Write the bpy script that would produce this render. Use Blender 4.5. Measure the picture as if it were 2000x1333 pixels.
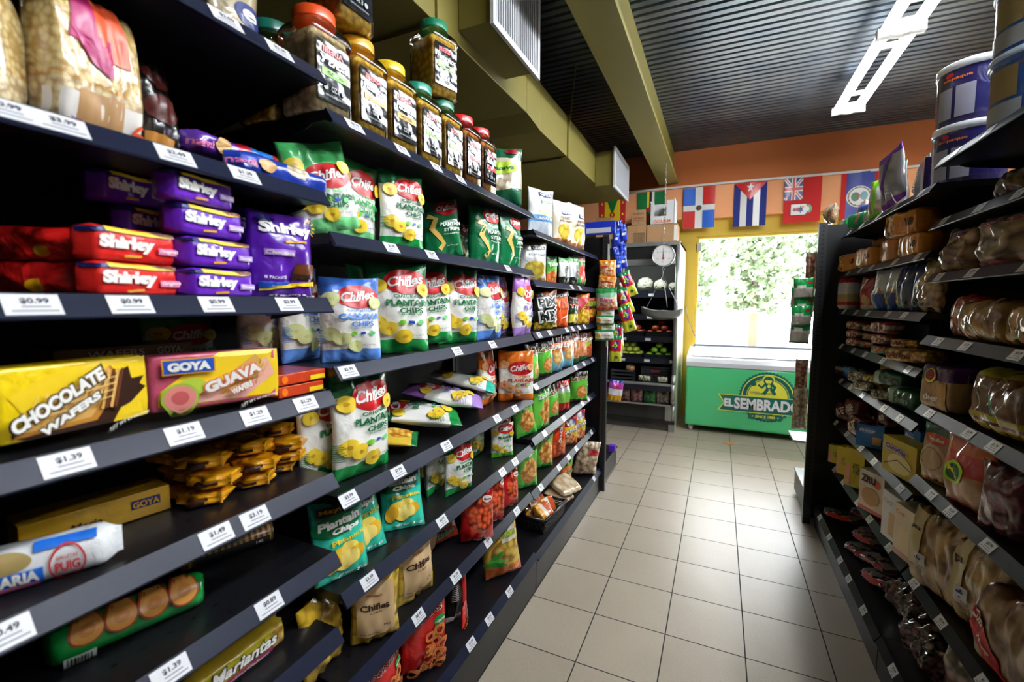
import bpy, bmesh, math, random
from mathutils import Vector, Matrix, noise
from math import sin, cos, pi, radians as RAD
S=bpy.context.scene
for o in list(bpy.data.objects): bpy.data.objects.remove(o)

# ---------------------------------------------------------------- camera
CAM=Vector((0.75727,-1.89113,1.38519))
RX=Vector((0.90860512,0.41764887,0.00248193))
RY=Vector((0.03709261,-0.07477398,-0.99651041))
RZ=Vector((-0.41600587,0.90552652,-0.08343171))
cd=bpy.data.cameras.new('camera'); cam=bpy.data.objects.new('camera',cd); S.collection.objects.link(cam)
m=Matrix((( RX.x,-RY.x,-RZ.x,CAM.x),(RX.y,-RY.y,-RZ.y,CAM.y),(RX.z,-RY.z,-RZ.z,CAM.z),(0,0,0,1)))
cam.matrix_world=m
cd.sensor_width=36; cd.lens=880.06/2000*36; cd.clip_start=.02
cd.dof.use_dof=True; cd.dof.focus_distance=1.75; cd.dof.aperture_fstop=3.2
S.camera=cam
# ---------------------------------------------------------------- world, exposure
wd=bpy.data.worlds.new('sky'); S.world=wd; wd.use_nodes=True
bg=wd.node_tree.nodes['Background']; bg.inputs[0].default_value=(.93,.97,1,1); bg.inputs[1].default_value=8.0
S.view_settings.view_transform='Standard'; S.view_settings.look='None'; S.view_settings.gamma=1
S.view_settings.exposure=1.24
TUBE=38.0
# ---------------------------------------------------------------- materials
def lin(h):
    h=h.lstrip('#'); c=[int(h[i:i+2],16)/255 for i in (0,2,4)]
    return tuple((x/12.92 if x<=.04045 else ((x+.055)/1.055)**2.4) for x in c)+(1,)
MC={}
def mat(name,col='#808080',rough=.5,metal=0,bump=0,bscale=40,coat=0,emis=None,spec=.5,var=0,vscale=6,trans=0):
    if name in MC: return MC[name]
    m=bpy.data.materials.new(name); m.use_nodes=True; nt=m.node_tree; b=nt.nodes['Principled BSDF']
    c=lin(col) if isinstance(col,str) else tuple(col)+(1,)
    b.inputs['Base Color'].default_value=c; b.inputs['Roughness'].default_value=rough; b.inputs['Metallic'].default_value=metal
    b.inputs['Coat Weight'].default_value=coat; b.inputs['Coat Roughness'].default_value=.12; b.inputs['Specular IOR Level'].default_value=spec
    if trans: b.inputs['Transmission Weight'].default_value=trans
    if emis: b.inputs['Emission Color'].default_value=c; b.inputs['Emission Strength'].default_value=emis
    if bump or var:
        tc=nt.nodes.new('ShaderNodeTexCoord'); n=nt.nodes.new('ShaderNodeTexNoise'); n.inputs['Scale'].default_value=bscale
        nt.links.new(tc.outputs['Object'],n.inputs['Vector'])
        if bump:
            bp=nt.nodes.new('ShaderNodeBump'); bp.inputs['Strength'].default_value=bump; bp.inputs['Distance'].default_value=.01
            nt.links.new(n.outputs['Fac'],bp.inputs['Height']); nt.links.new(bp.outputs[0],b.inputs['Normal'])
        if var:
            n2=nt.nodes.new('ShaderNodeTexNoise'); n2.inputs['Scale'].default_value=vscale; n2.inputs['Detail'].default_value=5
            nt.links.new(tc.outputs['Object'],n2.inputs['Vector'])
            mx=nt.nodes.new('ShaderNodeMix'); mx.data_type='RGBA'
            mx.inputs[6].default_value=tuple(x*(1-var) for x in c[:3])+(1,); mx.inputs[7].default_value=tuple(min(1,x*(1+var)) for x in c[:3])+(1,)
            nt.links.new(n2.outputs['Fac'],mx.inputs[0]); nt.links.new(mx.outputs[2],b.inputs['Base Color'])
    MC[name]=m; return m
def math_n(nt,op,a,b=None,c=None):
    n=nt.nodes.new('ShaderNodeMath'); n.operation=op
    for i,x in enumerate((a,b,c)):
        if x is None: continue
        if isinstance(x,(int,float)): n.inputs[i].default_value=x
        else: nt.links.new(x,n.inputs[i])
    return n.outputs[0]
def film(name,bands,axis='v',wavy=.02,spots=(),rough=.3,coat=.4,bump=.4,bscale=20,metal=0,allover=None):
    """printed film: colour bands along u or v, elliptical pictures of crumbly food, crinkle bump"""
    if name in MC: return MC[name]
    m=bpy.data.materials.new(name); m.use_nodes=True; nt=m.node_tree; b=nt.nodes['Principled BSDF']; L=nt.links
    uv=nt.nodes.new('ShaderNodeUVMap'); sp=nt.nodes.new('ShaderNodeSeparateXYZ'); L.new(uv.outputs[0],sp.inputs[0])
    tc=nt.nodes.new('ShaderNodeTexCoord')
    nz=nt.nodes.new('ShaderNodeTexNoise'); nz.inputs['Scale'].default_value=4; L.new(uv.outputs[0],nz.inputs['Vector'])
    U,V=sp.outputs[0],sp.outputs[1]
    t=V if axis=='v' else (U if axis=='u' else math_n(nt,'ADD',V,math_n(nt,'MULTIPLY',U,axis)))
    t=math_n(nt,'ADD',t,math_n(nt,'MULTIPLY',math_n(nt,'SUBTRACT',nz.outputs['Fac'],.5),wavy*3))
    cr=nt.nodes.new('ShaderNodeValToRGB'); cr.color_ramp.interpolation='CONSTANT'; e=cr.color_ramp.elements
    e[0].position=0; e[0].color=lin(bands[0][1]); e[1].position=bands[1][0] if len(bands)>1 else .999; e[1].color=lin(bands[1][1] if len(bands)>1 else bands[0][1])
    for p,c in bands[2:]:
        k=e.new(p); k.color=lin(c)
    L.new(t,cr.inputs[0]); col=cr.outputs[0]
    if allover: spots=[(.5,.5,9,9)+tuple(allover)]+list(spots)
    for (cx,cy,rx,ry,c1,c2,sc) in spots:
        vo=nt.nodes.new('ShaderNodeTexVoronoi'); vo.inputs['Scale'].default_value=sc; vo.inputs['Randomness'].default_value=.8
        L.new(tc.outputs['Object'],vo.inputs['Vector'])
        c2r=nt.nodes.new('ShaderNodeValToRGB'); q=c2r.color_ramp.elements
        q[0].position=.28; q[0].color=lin(c2); q[1].position=.7; q[1].color=lin(c1)
        L.new(vo.outputs['Distance'],c2r.inputs[0])
        if rx<5:
            du=math_n(nt,'DIVIDE',math_n(nt,'SUBTRACT',U,cx),rx); dv=math_n(nt,'DIVIDE',math_n(nt,'SUBTRACT',V,cy),ry)
            rr=math_n(nt,'ADD',math_n(nt,'MULTIPLY',du,du),math_n(nt,'MULTIPLY',dv,dv))
            rr=math_n(nt,'ADD',rr,math_n(nt,'MULTIPLY',math_n(nt,'SUBTRACT',nz.outputs['Fac'],.5),1.2))
            f=math_n(nt,'LESS_THAN',rr,1.0)
            mx=nt.nodes.new('ShaderNodeMix'); mx.data_type='RGBA'; L.new(f,mx.inputs[0]); L.new(col,mx.inputs[6]); L.new(c2r.outputs[0],mx.inputs[7]); col=mx.outputs[2]
        else: 
            mx=nt.nodes.new('ShaderNodeMix'); mx.data_type='RGBA'; mx.inputs[0].default_value=.8; L.new(col,mx.inputs[6]); L.new(c2r.outputs[0],mx.inputs[7]); col=mx.outputs[2]
    L.new(col,b.inputs['Base Color'])
    b.inputs['Roughness'].default_value=rough; b.inputs['Coat Weight'].default_value=coat; b.inputs['Coat Roughness'].default_value=.08; b.inputs['Metallic'].default_value=metal
    n=nt.nodes.new('ShaderNodeTexNoise'); n.inputs['Scale'].default_value=bscale; n.inputs['Detail'].default_value=3; n.inputs['Distortion'].default_value=.8
    L.new(tc.outputs['Object'],n.inputs['Vector'])
    bp=nt.nodes.new('ShaderNodeBump'); bp.inputs['Strength'].default_value=bump; bp.inputs['Distance'].default_value=.012
    L.new(n.outputs['Fac'],bp.inputs['Height']); L.new(bp.outputs[0],b.inputs['Normal'])
    MC[name]=m; return m
INK=dict(white='#f6f4ee',cream='#efe9d8',red='#c4161c',dred='#8e1218',green='#0e9b46',dgreen='#0a6b3a',pgreen='#7ddc8c',lgreen='#7fd13b',yellow='#f4cf1f',gold='#e0a010',chip='#f2cf3a',chipd='#d29a18',
 blue='#1f4fb4',lblue='#6f9fe0',navy='#16246a',purple='#5b1f9c',lpurple='#b98fe0',orange='#f07a1c',dorange='#c9541a',brown='#6b3516',dbrown='#321709',black='#0b0b0d',grey='#8b8d90',pink='#e77aa8',dpink='#b8436a',teal='#2cc4a8',dteal='#0c7f74',
 kraft='#dcb98a',wafer='#dba85a',waferd='#b87c2c',sky='#5aa7e0',magenta='#b01865',tan='#c79a5c',mint='#cfe9d5',lime='#b9e233')
def ink(n): return mat('ink_'+n,INK[n] if n in INK else n,.38,coat=.15)
# ---------------------------------------------------------------- object helpers
def link(name,me,parent=None,loc=None,rot=None):
    o=bpy.data.objects.new(name,me); S.collection.objects.link(o)
    if parent: o.parent=parent
    if loc is not None: o.location=loc
    if rot is not None: o.rotation_euler=rot
    return o
def tag(o,label=None,cat=None,group=None,kind=None):
    if label: o['label']=label
    if cat: o['category']=cat
    if group: o['group']=group
    if kind: o['kind']=kind
    return o
class MB:
    def __init__(s): s.bm=bmesh.new(); s.mats=[]; s.uv=s.bm.loops.layers.uv.new('UVMap')
    def mi(s,m):
        if m not in s.mats: s.mats.append(m)
        return s.mats.index(m)
    def face(s,vs,m,smooth=False,uvs=None):
        try: f=s.bm.faces.new(vs)
        except ValueError: return None
        f.material_index=s.mi(m); f.smooth=smooth
        if uvs:
            for l,u in zip(f.loops,uvs): l[s.uv].uv=u
        return f
    def poly(s,pts,m,smooth=False): return s.face([s.bm.verts.new(p) for p in pts],m,smooth)
    def box(s,x0,y0,z0,x1,y1,z1,m,M=None,bev=0):
        P=[(x0,y0,z0),(x1,y0,z0),(x1,y1,z0),(x0,y1,z0),(x0,y0,z1),(x1,y0,z1),(x1,y1,z1),(x0,y1,z1)]
        v=[s.bm.verts.new(M@Vector(p) if M else p) for p in P]; fs=[]
        for q in ((0,3,2,1),(4,5,6,7),(0,1,5,4),(1,2,6,5),(2,3,7,6),(3,0,4,7)): fs.append(s.face([v[i] for i in q],m))
        if bev:
            ed=list({e for f in fs for e in f.edges})
            r=bmesh.ops.bevel(s.bm,geom=ed,offset=bev,segments=2,affect='EDGES',profile=.6)
            for f in r['faces']: f.material_index=s.mi(m); f.smooth=True
    def cyl(s,a,b,r,m,n=16,r2=None,cap=True,smooth=True):
        a=Vector(a); b=Vector(b); r2=r if r2 is None else r2; d=(b-a).normalized()
        x=d.orthogonal().normalized(); y=d.cross(x)
        A=[s.bm.verts.new(a+(x*cos(2*pi*i/n)+y*sin(2*pi*i/n))*r) for i in range(n)]
        B=[s.bm.verts.new(b+(x*cos(2*pi*i/n)+y*sin(2*pi*i/n))*r2) for i in range(n)]
        for i in range(n): s.face([A[i],A[(i+1)%n],B[(i+1)%n],B[i]],m,smooth)
        if cap: s.face(A[::-1],m); s.face(B,m)
    def tube(s,pts,r,m,n=8):
        for a,b in zip(pts,pts[1:]): s.cyl(a,b,r,m,n)
    def lathe(s,prof,m,n=32,M=None,cap=True,sq=0):
        rings=[]
        for (r,z) in prof:
            ring=[]
            for i in range(n):
                a=2*pi*i/n; p=Vector((r*cos(a),r*sin(a),z))
                ring.append(s.bm.verts.new(M@p if M else p))
            rings.append(ring)
        for A,B in zip(rings,rings[1:]):
            for i in range(n): s.face([A[i],A[(i+1)%n],B[(i+1)%n],B[i]],m,True)
        if cap:
            s.face(rings[0][::-1],m); s.face(rings[-1],m)
    def prism(s,pts,axis,a,b,m):
        """extrude a 2d outline along an axis"""
        def P(p,t):
            return (t,p[0],p[1]) if axis=='x' else ((p[0],t,p[1]) if axis=='y' else (p[0],p[1],t))
        A=[s.bm.verts.new(P(p,a)) for p in pts]; B=[s.bm.verts.new(P(p,b)) for p in pts]; n=len(pts)
        for i in range(n): s.face([A[i],A[(i+1)%n],B[(i+1)%n],B[i]],m)
        s.face(A[::-1],m); s.face(B,m)
    def ball(s,c,r,m,n=12,sc=(1,1,1)):
        c=Vector(c); pr=[(r*sin(pi*i/n),-r*cos(pi*i/n)) for i in range(n+1)]
        rings=[]
        for (q,z) in pr[1:-1]: rings.append([s.bm.verts.new(c+Vector((q*cos(2*pi*j/(2*n))*sc[0],q*sin(2*pi*j/(2*n))*sc[1],z*sc[2]))) for j in range(2*n)])
        t=s.bm.verts.new(c+Vector((0,0,-r*sc[2]))); u=s.bm.verts.new(c+Vector((0,0,r*sc[2])))
        k=2*n
        for A,B in zip(rings,rings[1:]):
            for i in range(k): s.face([A[i],A[(i+1)%k],B[(i+1)%k],B[i]],m,True)
        for i in range(k): s.face([t,rings[0][(i+1)%k],rings[0][i]],m,True); s.face([u,rings[-1][i],rings[-1][(i+1)%k]],m,True)
    def mesh(s,name,recalc=True):
        if recalc: bmesh.ops.recalc_face_normals(s.bm,faces=s.bm.faces)
        me=bpy.data.meshes.new(name); s.bm.to_mesh(me); s.bm.free()
        for m in s.mats: me.materials.append(m)
        return me
    def build(s,name,parent=None,loc=None,rot=None,recalc=True): return link(name,s.mesh(name,recalc),parent,loc,rot)
def empty(name,loc=(0,0,0),rot=(0,0,0)):
    o=bpy.data.objects.new(name,None); S.collection.objects.link(o); o.location=loc; o.rotation_euler=rot; o.empty_display_size=.05; return o
# ---------------------------------------------------------------- lettering
TC={}
def text_geo(txt,shear=0,bold=.02):
    k=(txt,shear,bold)
    if k in TC: return TC[k]
    c=bpy.data.curves.new('t','FONT'); c.body=txt; c.size=1; c.resolution_u=3; c.shear=shear; c.offset=bold; c.align_x='CENTER'; c.fill_mode='FRONT'
    o=bpy.data.objects.new('t',c); S.collection.objects.link(o)
    bpy.context.view_layer.update()
    me=o.evaluated_get(bpy.context.evaluated_depsgraph_get()).to_mesh()
    bm=bmesh.new(); bm.from_mesh(me); bmesh.ops.triangulate(bm,faces=bm.faces)
    for _ in range(2):
        L=[e for e in bm.edges if e.calc_length()>.22]
        if L: bmesh.ops.subdivide_edges(bm,edges=L,cuts=1); bmesh.ops.triangulate(bm,faces=[f for f in bm.faces if len(f.verts)>3])
    bm.verts.index_update(); vs=[(v.co.x,v.co.y) for v in bm.verts]; fs=[tuple(v.index for v in f.verts) for f in bm.faces]; bm.free()
    if vs:
        x0=min(v[0] for v in vs); x1=max(v[0] for v in vs); y0=min(v[1] for v in vs); y1=max(v[1] for v in vs)
        vs=[((x-(x0+x1)/2)/max(1e-6,x1-x0),(y-(y0+y1)/2)/max(1e-6,y1-y0)) for x,y in vs]
    bpy.data.objects.remove(o); bpy.data.curves.remove(c)
    TC[k]=(vs,fs); return TC[k]
def star_pts(cx,cy,r,n=5,r2=.4,a0=90): return [(cx+cos(RAD(a0+180*i/n))*(r if i%2==0 else r*r2),cy+sin(RAD(a0+180*i/n))*(r if i%2==0 else r*r2)) for i in range(2*n)]
def art_parts(art,w,h,F,base=.001,step=.0004):
    """art: list of (op,part,ink,...) in fractions of the face; F(x,z) -> (point, outward normal)"""
    P={}
    for i,a in enumerate(art):
        op,part,inkn=a[:3]; r=a[3:]; off=base+step*i
        mb=P.setdefault(part,MB()); mt=ink(inkn) if isinstance(inkn,str) else inkn
        def put(pts):
            out=[]
            for x,y in pts:
                p,n=F(x*w,y*h); out.append(mb.bm.verts.new(p+n*off))
            return out
        if op=='T':
            off+=.0012
            txt,cx,cy,tw,th=r[:5]; rot=RAD(r[5]) if len(r)>5 else 0; sh=r[6] if len(r)>6 else 0; bo=r[7] if len(r)>7 else .025
            vs,fs=text_geo(txt,sh,bo); asp=w/h
            q=[]
            for x,y in vs:
                X=x*tw*w; Y=y*th*h
                q.append(((cx*w+X*cos(rot)-Y*sin(rot))/w,(cy*h+X*sin(rot)+Y*cos(rot))/h))
            v=put(q)
            for f in fs: mb.face([v[j] for j in f],mt)
        elif op=='O':
            cx,cy,rx,ry=r[:4]; rot=RAD(r[4]) if len(r)>4 else 0; n=32; R=4 if rx<.2 else 7; ry=ry
            pr=None
            for k in range(R,0,-1):
                ring=[]
                for j in range(n):
                    X=rx*w*k/R*cos(2*pi*j/n); Y=ry*w*k/R*sin(2*pi*j/n)
                    ring.append(((cx*w+X*cos(rot)-Y*sin(rot))/w,(cy*h+X*sin(rot)+Y*cos(rot))/h))
                v=put(ring)
                if pr:
                    for j in range(n): mb.face([pr[j],pr[(j+1)%n],v[(j+1)%n],v[j]],mt,True)
                pr=v
            mb.face(pr,mt,True)
        elif op=='A':
            cx,cy,r0,r1=r[:4]; n=28; a=put([(cx+r0*cos(2*pi*j/n),cy+r0*w/h*sin(2*pi*j/n)) for j in range(n)]); b=put([(cx+r1*cos(2*pi*j/n),cy+r1*w/h*sin(2*pi*j/n)) for j in range(n)])
            for j in range(n): mb.face([a[j],a[(j+1)%n],b[(j+1)%n],b[j]],mt,True)
        elif op=='R':
            x0,y0,x1,y1=r[:4]; sk=r[4] if len(r)>4 else 0; n=6 if abs(x1-x0)<.3 else 14
            g=[put([(x0+(x1-x0)*i/n+sk*(j/n),y0+(y1-y0)*j/n) for i in range(n+1)]) for j in range(n+1)]
            for j in range(n):
                for i in range(n): mb.face([g[j][i],g[j][i+1],g[j+1][i+1],g[j+1][i]],mt,True)
        elif op=='P':
            pts=r[0]; cx=sum(p[0] for p in pts)/len(pts); cy=sum(p[1] for p in pts)/len(pts)
            big=max(abs(p[0]-cx) for p in pts)>.12; R=6 if big else 2; sd=4 if big else 1
            fine=[(p[0]+(q[0]-p[0])*t/sd,p[1]+(q[1]-p[1])*t/sd) for p,q in zip(pts,list(pts[1:])+[pts[0]]) for t in range(sd)]
            c=put([(cx,cy)])[0]; pr=None; n=len(fine)
            for k in range(1,R+1):
                v=put([(cx+(p[0]-cx)*k/R,cy+(p[1]-cy)*k/R) for p in fine])
                for j in range(n):
                    if pr is None: mb.face([c,v[j],v[(j+1)%n]],mt)
                    else: mb.face([pr[j],v[j],v[(j+1)%n],pr[(j+1)%n]],mt)
                pr=v
        elif op=='S':   # strip along a polyline, width in w
            pts,wd_=r[:2]; n=len(pts); a=[];b=[]
            for j in range(n):
                p0=Vector((pts[max(0,j-1)][0]*w,pts[max(0,j-1)][1]*h)); p1=Vector((pts[min(n-1,j+1)][0]*w,pts[min(n-1,j+1)][1]*h)); d=(p1-p0).normalized(); nn=Vector((-d.y,d.x))*wd_*w/2
                a.append(((pts[j][0]*w+nn.x)/w,(pts[j][1]*h+nn.y)/h)); b.append(((pts[j][0]*w-nn.x)/w,(pts[j][1]*h-nn.y)/h))
            a=put(a); b=put(b)
            for j in range(n-1): mb.face([a[j],a[j+1],b[j+1],b[j]],mt,True)
    return P
# ---------------------------------------------------------------- package shapes (local: width on X, front towards -Y, height on Z, base at z=0)
def cells(p,k):
    return .5-noise.voronoi(p*k)[0][0]
def bag_shape(w,h,d,seed,mt,pinch=.07,rolls=0):
    def T(u,v):
        tv=max(0,sin(pi*min(1,max(0,v))))**.55*(1.08-.3*v); tu=max(0,1-abs(u)**2.6)**.75
        return tv*tu
    def P(u,v,side):
        t=T(u,v); u_=max(-1,min(1,u)); v_=max(0,min(1,v))
        n1=noise.noise(Vector((u_*1.8+seed*7,v_*2.6,side*2.3+seed))); n2=noise.noise(Vector((u_*5+seed*3,v_*6,side*1.3)))
        wr=d*(.16*n1+.06*n2)*min(1,t*1.6)
        if rolls: wr+=.3*d*cells(Vector((u_*w/2,side*d,v_*h)),rolls)*min(1,t*1.5)
        cr=.12*d*(math.exp(-v_/.14)+math.exp(-(1-v_)/.14))*sin(u_*11+seed*2.1+side+3*noise.noise(Vector((u_*2,v_*3,seed))))*min(1,t*3)
        se=(.0011*sin(u_*60) if (v_<.045 or v_>.955) else 0)
        y=side*(d/2*t)+side*abs(0)+ (wr+cr)*(side) + se + .12*d*noise.noise(Vector((u_*1.3,v_*1.7,seed*5)))
        wx=w/2*(1-pinch*sin(pi*v_)*(.7+.6*noise.noise(Vector((seed,v_*3,u_>0 and 2 or 1)))))
        x=u_*wx; z=h*v_+.018*h*(u_*u_)*(v_-.5)*2+ .01*h*noise.noise(Vector((u_*2,seed,v_)))*v_
        return Vector((x,y,max(z,0)))
    nu,nv=18,24; mb=MB()
    rows=[]
    for j in range(nv+1):
        v=j/nv; v=v if 0<j<nv else v
        fr=[mb.bm.verts.new(P(-1+2*i/nu,v,-1)) for i in range(nu+1)]
        bk=[fr[0]]+[mb.bm.verts.new(P(-1+2*i/nu,v,1)) for i in range(1,nu)]+[fr[-1]]
        rows.append((fr,bk))
    for j in range(nv):
        for k in (0,1):
            A,B=rows[j][k],rows[j+1][k]
            for i in range(nu):
                q=[A[i],A[i+1],B[i+1],B[i]]; uvs=[(i/nu,j/nv),((i+1)/nu,j/nv),((i+1)/nu,(j+1)/nv),(i/nu,(j+1)/nv)]
                if k: q=q[::-1]; uvs=uvs[::-1]
                mb.face(q,mt,True,uvs)
    def F(x,z):
        v=z/h; wx=w/2*(1-pinch*sin(pi*max(0,min(1,v)))); u=x/wx
        u=max(-.99,min(.99,u)); p=P(u,v,-1); e=.03
        a=P(min(.99,u+e),v,-1)-P(max(-.99,u-e),v,-1); b=P(u,min(1,v+e),-1)-P(u,max(0,v-e),-1); n=a.cross(b)
        n=n.normalized() if n.length>1e-9 else Vector((0,-1,0))
        if n.y>0: n=-n
        return p,n
    return mb,F
def block_shape(w,h,d,seed,mt,ex=6,fin=.12,lump=.05,kz=.7,rolls=0):
    """pack lying along X: rounded block with tapered, crimped ends"""
    def K(s):
        a=abs(s)
        if a<1-fin*1.6: return 1,1
        t=(a-(1-fin*1.6))/(fin*1.6); t=t*t*(3-2*t)
        return 1-t*.97, 1-t*(1-kz)
    def P(s,a):
        kd,k2=K(s); c,sn=cos(a),sin(a)
        cy=math.copysign(abs(c)**(2/ex),c); cz=math.copysign(abs(sn)**(2/ex),sn)
        n=noise.noise(Vector((s*3+seed*5,cy*1.2,cz*1.2+seed))); n2=noise.noise(Vector((s*9+seed*5,cy*3,cz*3)))
        k=1+lump*(n*1.4+n2*.6)*(1+1.5*(1-kd))
        if rolls: k+=.22*cells(Vector((s*w/2,cy*d/2,cz*h/2))+Vector((seed,0,0)),rolls)
        return Vector((s*w/2*(1+.01*n2),cy*d/2*kd*k+ (.0015*sin(cz*25) if kd<.2 else 0),h/2+cz*h/2*k2*(k if sn>0 else 1)))
    ns,na=(30,28) if not rolls else (44,56); mb=MB(); R=[]
    for i in range(ns+1):
        s=-1+2*i/ns; R.append([mb.bm.verts.new(P(s,2*pi*j/na)) for j in range(na)])
    for i in range(ns):
        for j in range(na):
            j2=(j+1)%na; q=[R[i][j],R[i+1][j],R[i+1][j2],R[i][j2]]
            z=lambda v:v.co.z/h
            mb.face(q,mt,True,[(i/ns,z(q[0])),((i+1)/ns,z(q[1])),((i+1)/ns,z(q[2])),(i/ns,z(q[3]))])
    mb.face(R[0][::-1],mt); mb.face(R[-1],mt)
    def F(x,z):
        s=max(-1,min(1,x/(w/2))); kd,k2=K(s); q=max(-.999,min(.999,(z-h/2)/(h/2*k2)))
        sn=math.copysign(abs(q)**(ex/2),q); c=-math.sqrt(max(0,1-sn*sn)); a=math.atan2(sn,c)
        p=P(s,a); e=.02
        n=(P(min(1,s+e),a)-P(max(-1,s-e),a)).cross(P(s,a-.05)-P(s,a+.05)); n=n.normalized() if n.length>1e-9 else Vector((0,-1,0))
        if n.y>0: n=-n
        return p,n
    return mb,F
def box_shape(w,h,d,seed,mt,side=None):
    mb=MB(); mb.box(-w/2,-d/2,0,w/2,d/2,h,mt,bev=.0015)
    for f in mb.bm.faces:
        for l in f.loops: l[mb.uv].uv=(l.vert.co.x/w+.5,l.vert.co.z/h)
        if side and abs(f.normal.y)<.5 : f.material_index=mb.mi(side)
    return mb,lambda x,z:(Vector((x,-d/2,z)),Vector((0,-1,0)))
def tin_shape(w,h,d,seed,mt):
    mb=MB(); r=w/2
    pr=[(r*.94,0),(r*.95,h*.02),(r*.98,h*.8),(r*.98,h*.86),(r*1.0,h*.87),(r*1.03,h*.87),(r*1.03,h*.985),(r*1.0,h),(r*.8,h)]
    mb.lathe(pr,mt,40)
    for f in mb.bm.faces:
        for l in f.loops: l[mb.uv].uv=(.5,l.vert.co.z/h)
    def F(x,z):
        a=max(-1.5,min(1.5,x/(r*.97))); n=Vector((sin(a),-cos(a),0)); rr=r*(.95+.03*min(1,z/h/.8)); return Vector((0,0,z))+n*rr,n
    return mb,F
SHAPES=dict(bag=bag_shape,block=block_shape,box=box_shape,tin=tin_shape)
# ---------------------------------------------------------------- package kinds
# kind:(w,h,d)
KD=dict(
clear_snack=(.16,.2,.06),corn_cake=(.19,.24,.12),toast_black=(.12,.2,.10),red_cookie=(.165,.0485,.05),red_tail=(.16,.0485,.05),purple_cookie=(.135,.0485,.05),
purple_bag=(.135,.17,.06),choco_wafer=(.225,.098,.05),guava_wafer=(.215,.098,.05),green_roll=(.21,.06,.06),
plant_lean=(.19,.255,.07),plant_mid=(.19,.24,.07),plant_g=(.19,.265,.075),plant_l=(.17,.24,.06),strips_g=(.135,.19,.06),cassava_b=(.19,.265,.075),plant_p=(.18,.26,.07),plant_o=(.18,.26,.07),
teal=(.16,.22,.06),kraft=(.13,.18,.06),yellow_clear=(.12,.18,.06),red_zam=(.12,.14,.04),red_kid=(.12,.17,.06),donitas=(.15,.22,.06),black_curl=(.085,.22,.06),strips_y=(.16,.22,.06),orange_tip=(.12,.16,.05),
goya_pic=(.15,.21,.06),goya_swe=(.15,.21,.06),goya_sil=(.15,.19,.06),gen_go=(.11,.16,.05),gen_wb=(.10,.16,.05),gen_wr=(.11,.17,.05),
pix_mix=(.15,.2,.06),ranch=(.13,.19,.06),gen_dk=(.11,.17,.05),gen_py=(.11,.17,.05),gen_gr=(.11,.15,.05),
zam_g=(.13,.2,.06),gen_bo=(.12,.18,.06),gen_go2=(.11,.18,.05),gen_ap=(.12,.16,.05),zam_t=(.14,.2,.06),gen_rg=(.13,.19,.06),gen_bl=(.08,.12,.04),red_curl=(.12,.18,.05),gen_yr=(.13,.15,.05),gen_pk=(.11,.15,.05),gen_rr=(.06,.05,.04),rosq=(.15,.2,.07),gen_zig=(.15,.14,.06),
grain=(.13,.12,.07),gr_pack=(.12,.08,.06),bl_pack=(.12,.06,.06),lime_bag=(.12,.17,.05),silver_bag=(.13,.19,.05),purp_bag=(.15,.2,.05),purp_box=(.1,.16,.06),or_pack=(.16,.085,.08),
wh_red=(.11,.17,.06),red_bis=(.13,.17,.06),bl_chip=(.13,.18,.06),navy=(.12,.18,.06),bread_gold=(.14,.2,.08),sm_mix=(.1,.045,.06),sm_grn=(.1,.045,.06),gold_pk=(.18,.055,.1),sm_dark=(.1,.06,.06),sm_blue=(.06,.07,.05),clear_pk=(.12,.06,.07),yel_pk=(.12,.055,.07),grn_pk=(.15,.06,.08),sm_red=(.1,.075,.06),
bl_box=(.14,.15,.05),yel_box=(.17,.12,.06),yel_tall=(.08,.17,.07),zru=(.1,.14,.05),wh_box=(.09,.15,.05),cream_box=(.1,.16,.05),foil=(.15,.035,.1),dark_foil=(.16,.1,.1),
tin_white=(.2,.205,.2),tin_blue=(.23,.186,.23),dark_pack=(.12,.08,.08),fruit_bag=(.13,.12,.08),rosquilla=(.17,.13,.09),sm_bread=(.09,.1,.06),big_bread=(.15,.1,.1),deer=(.13,.15,.1),navy_pk=(.08,.05,.05),yel_bread=(.17,.14,.12),tort_g=(.13,.19,.05),tort_r=(.15,.18,.07),maroon=(.13,.17,.08),ring_bread=(.14,.2,.08),red_clear=(.14,.17,.1),green_net=(.12,.17,.06),
bl_cookie=(.16,.045,.06),pu_cookie=(.15,.04,.06),or_choc=(.09,.022,.12),maria=(.24,.055,.055),cracker_roll=(.17,.045,.045),mariantas=(.2,.05,.05),
)
KD.update(maria_box=(.19,.045,.07),yel_pack=(.19,.026,.075),goya_stack=(.22,.026,.1),noodle=(.1,.03,.09),plant_teal=(.18,.25,.06),green_flat=(.17,.2,.045),tortilla=(.2,.035,.16),
h_orange=(.12,.1,.05),h_gred=(.15,.13,.05),h_gwhite=(.12,.075,.04),h_lime=(.085,.17,.05),h_blue=(.05,.13,.025),h_green=(.11,.14,.04),h_clear=(.07,.19,.05),h_straw=(.08,.24,.06),h_baguette=(.06,.3,.05),veg_bag=(.17,.14,.08),h_purple=(.1,.14,.05))
KD['casava']=(.17,.22,.08)

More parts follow.
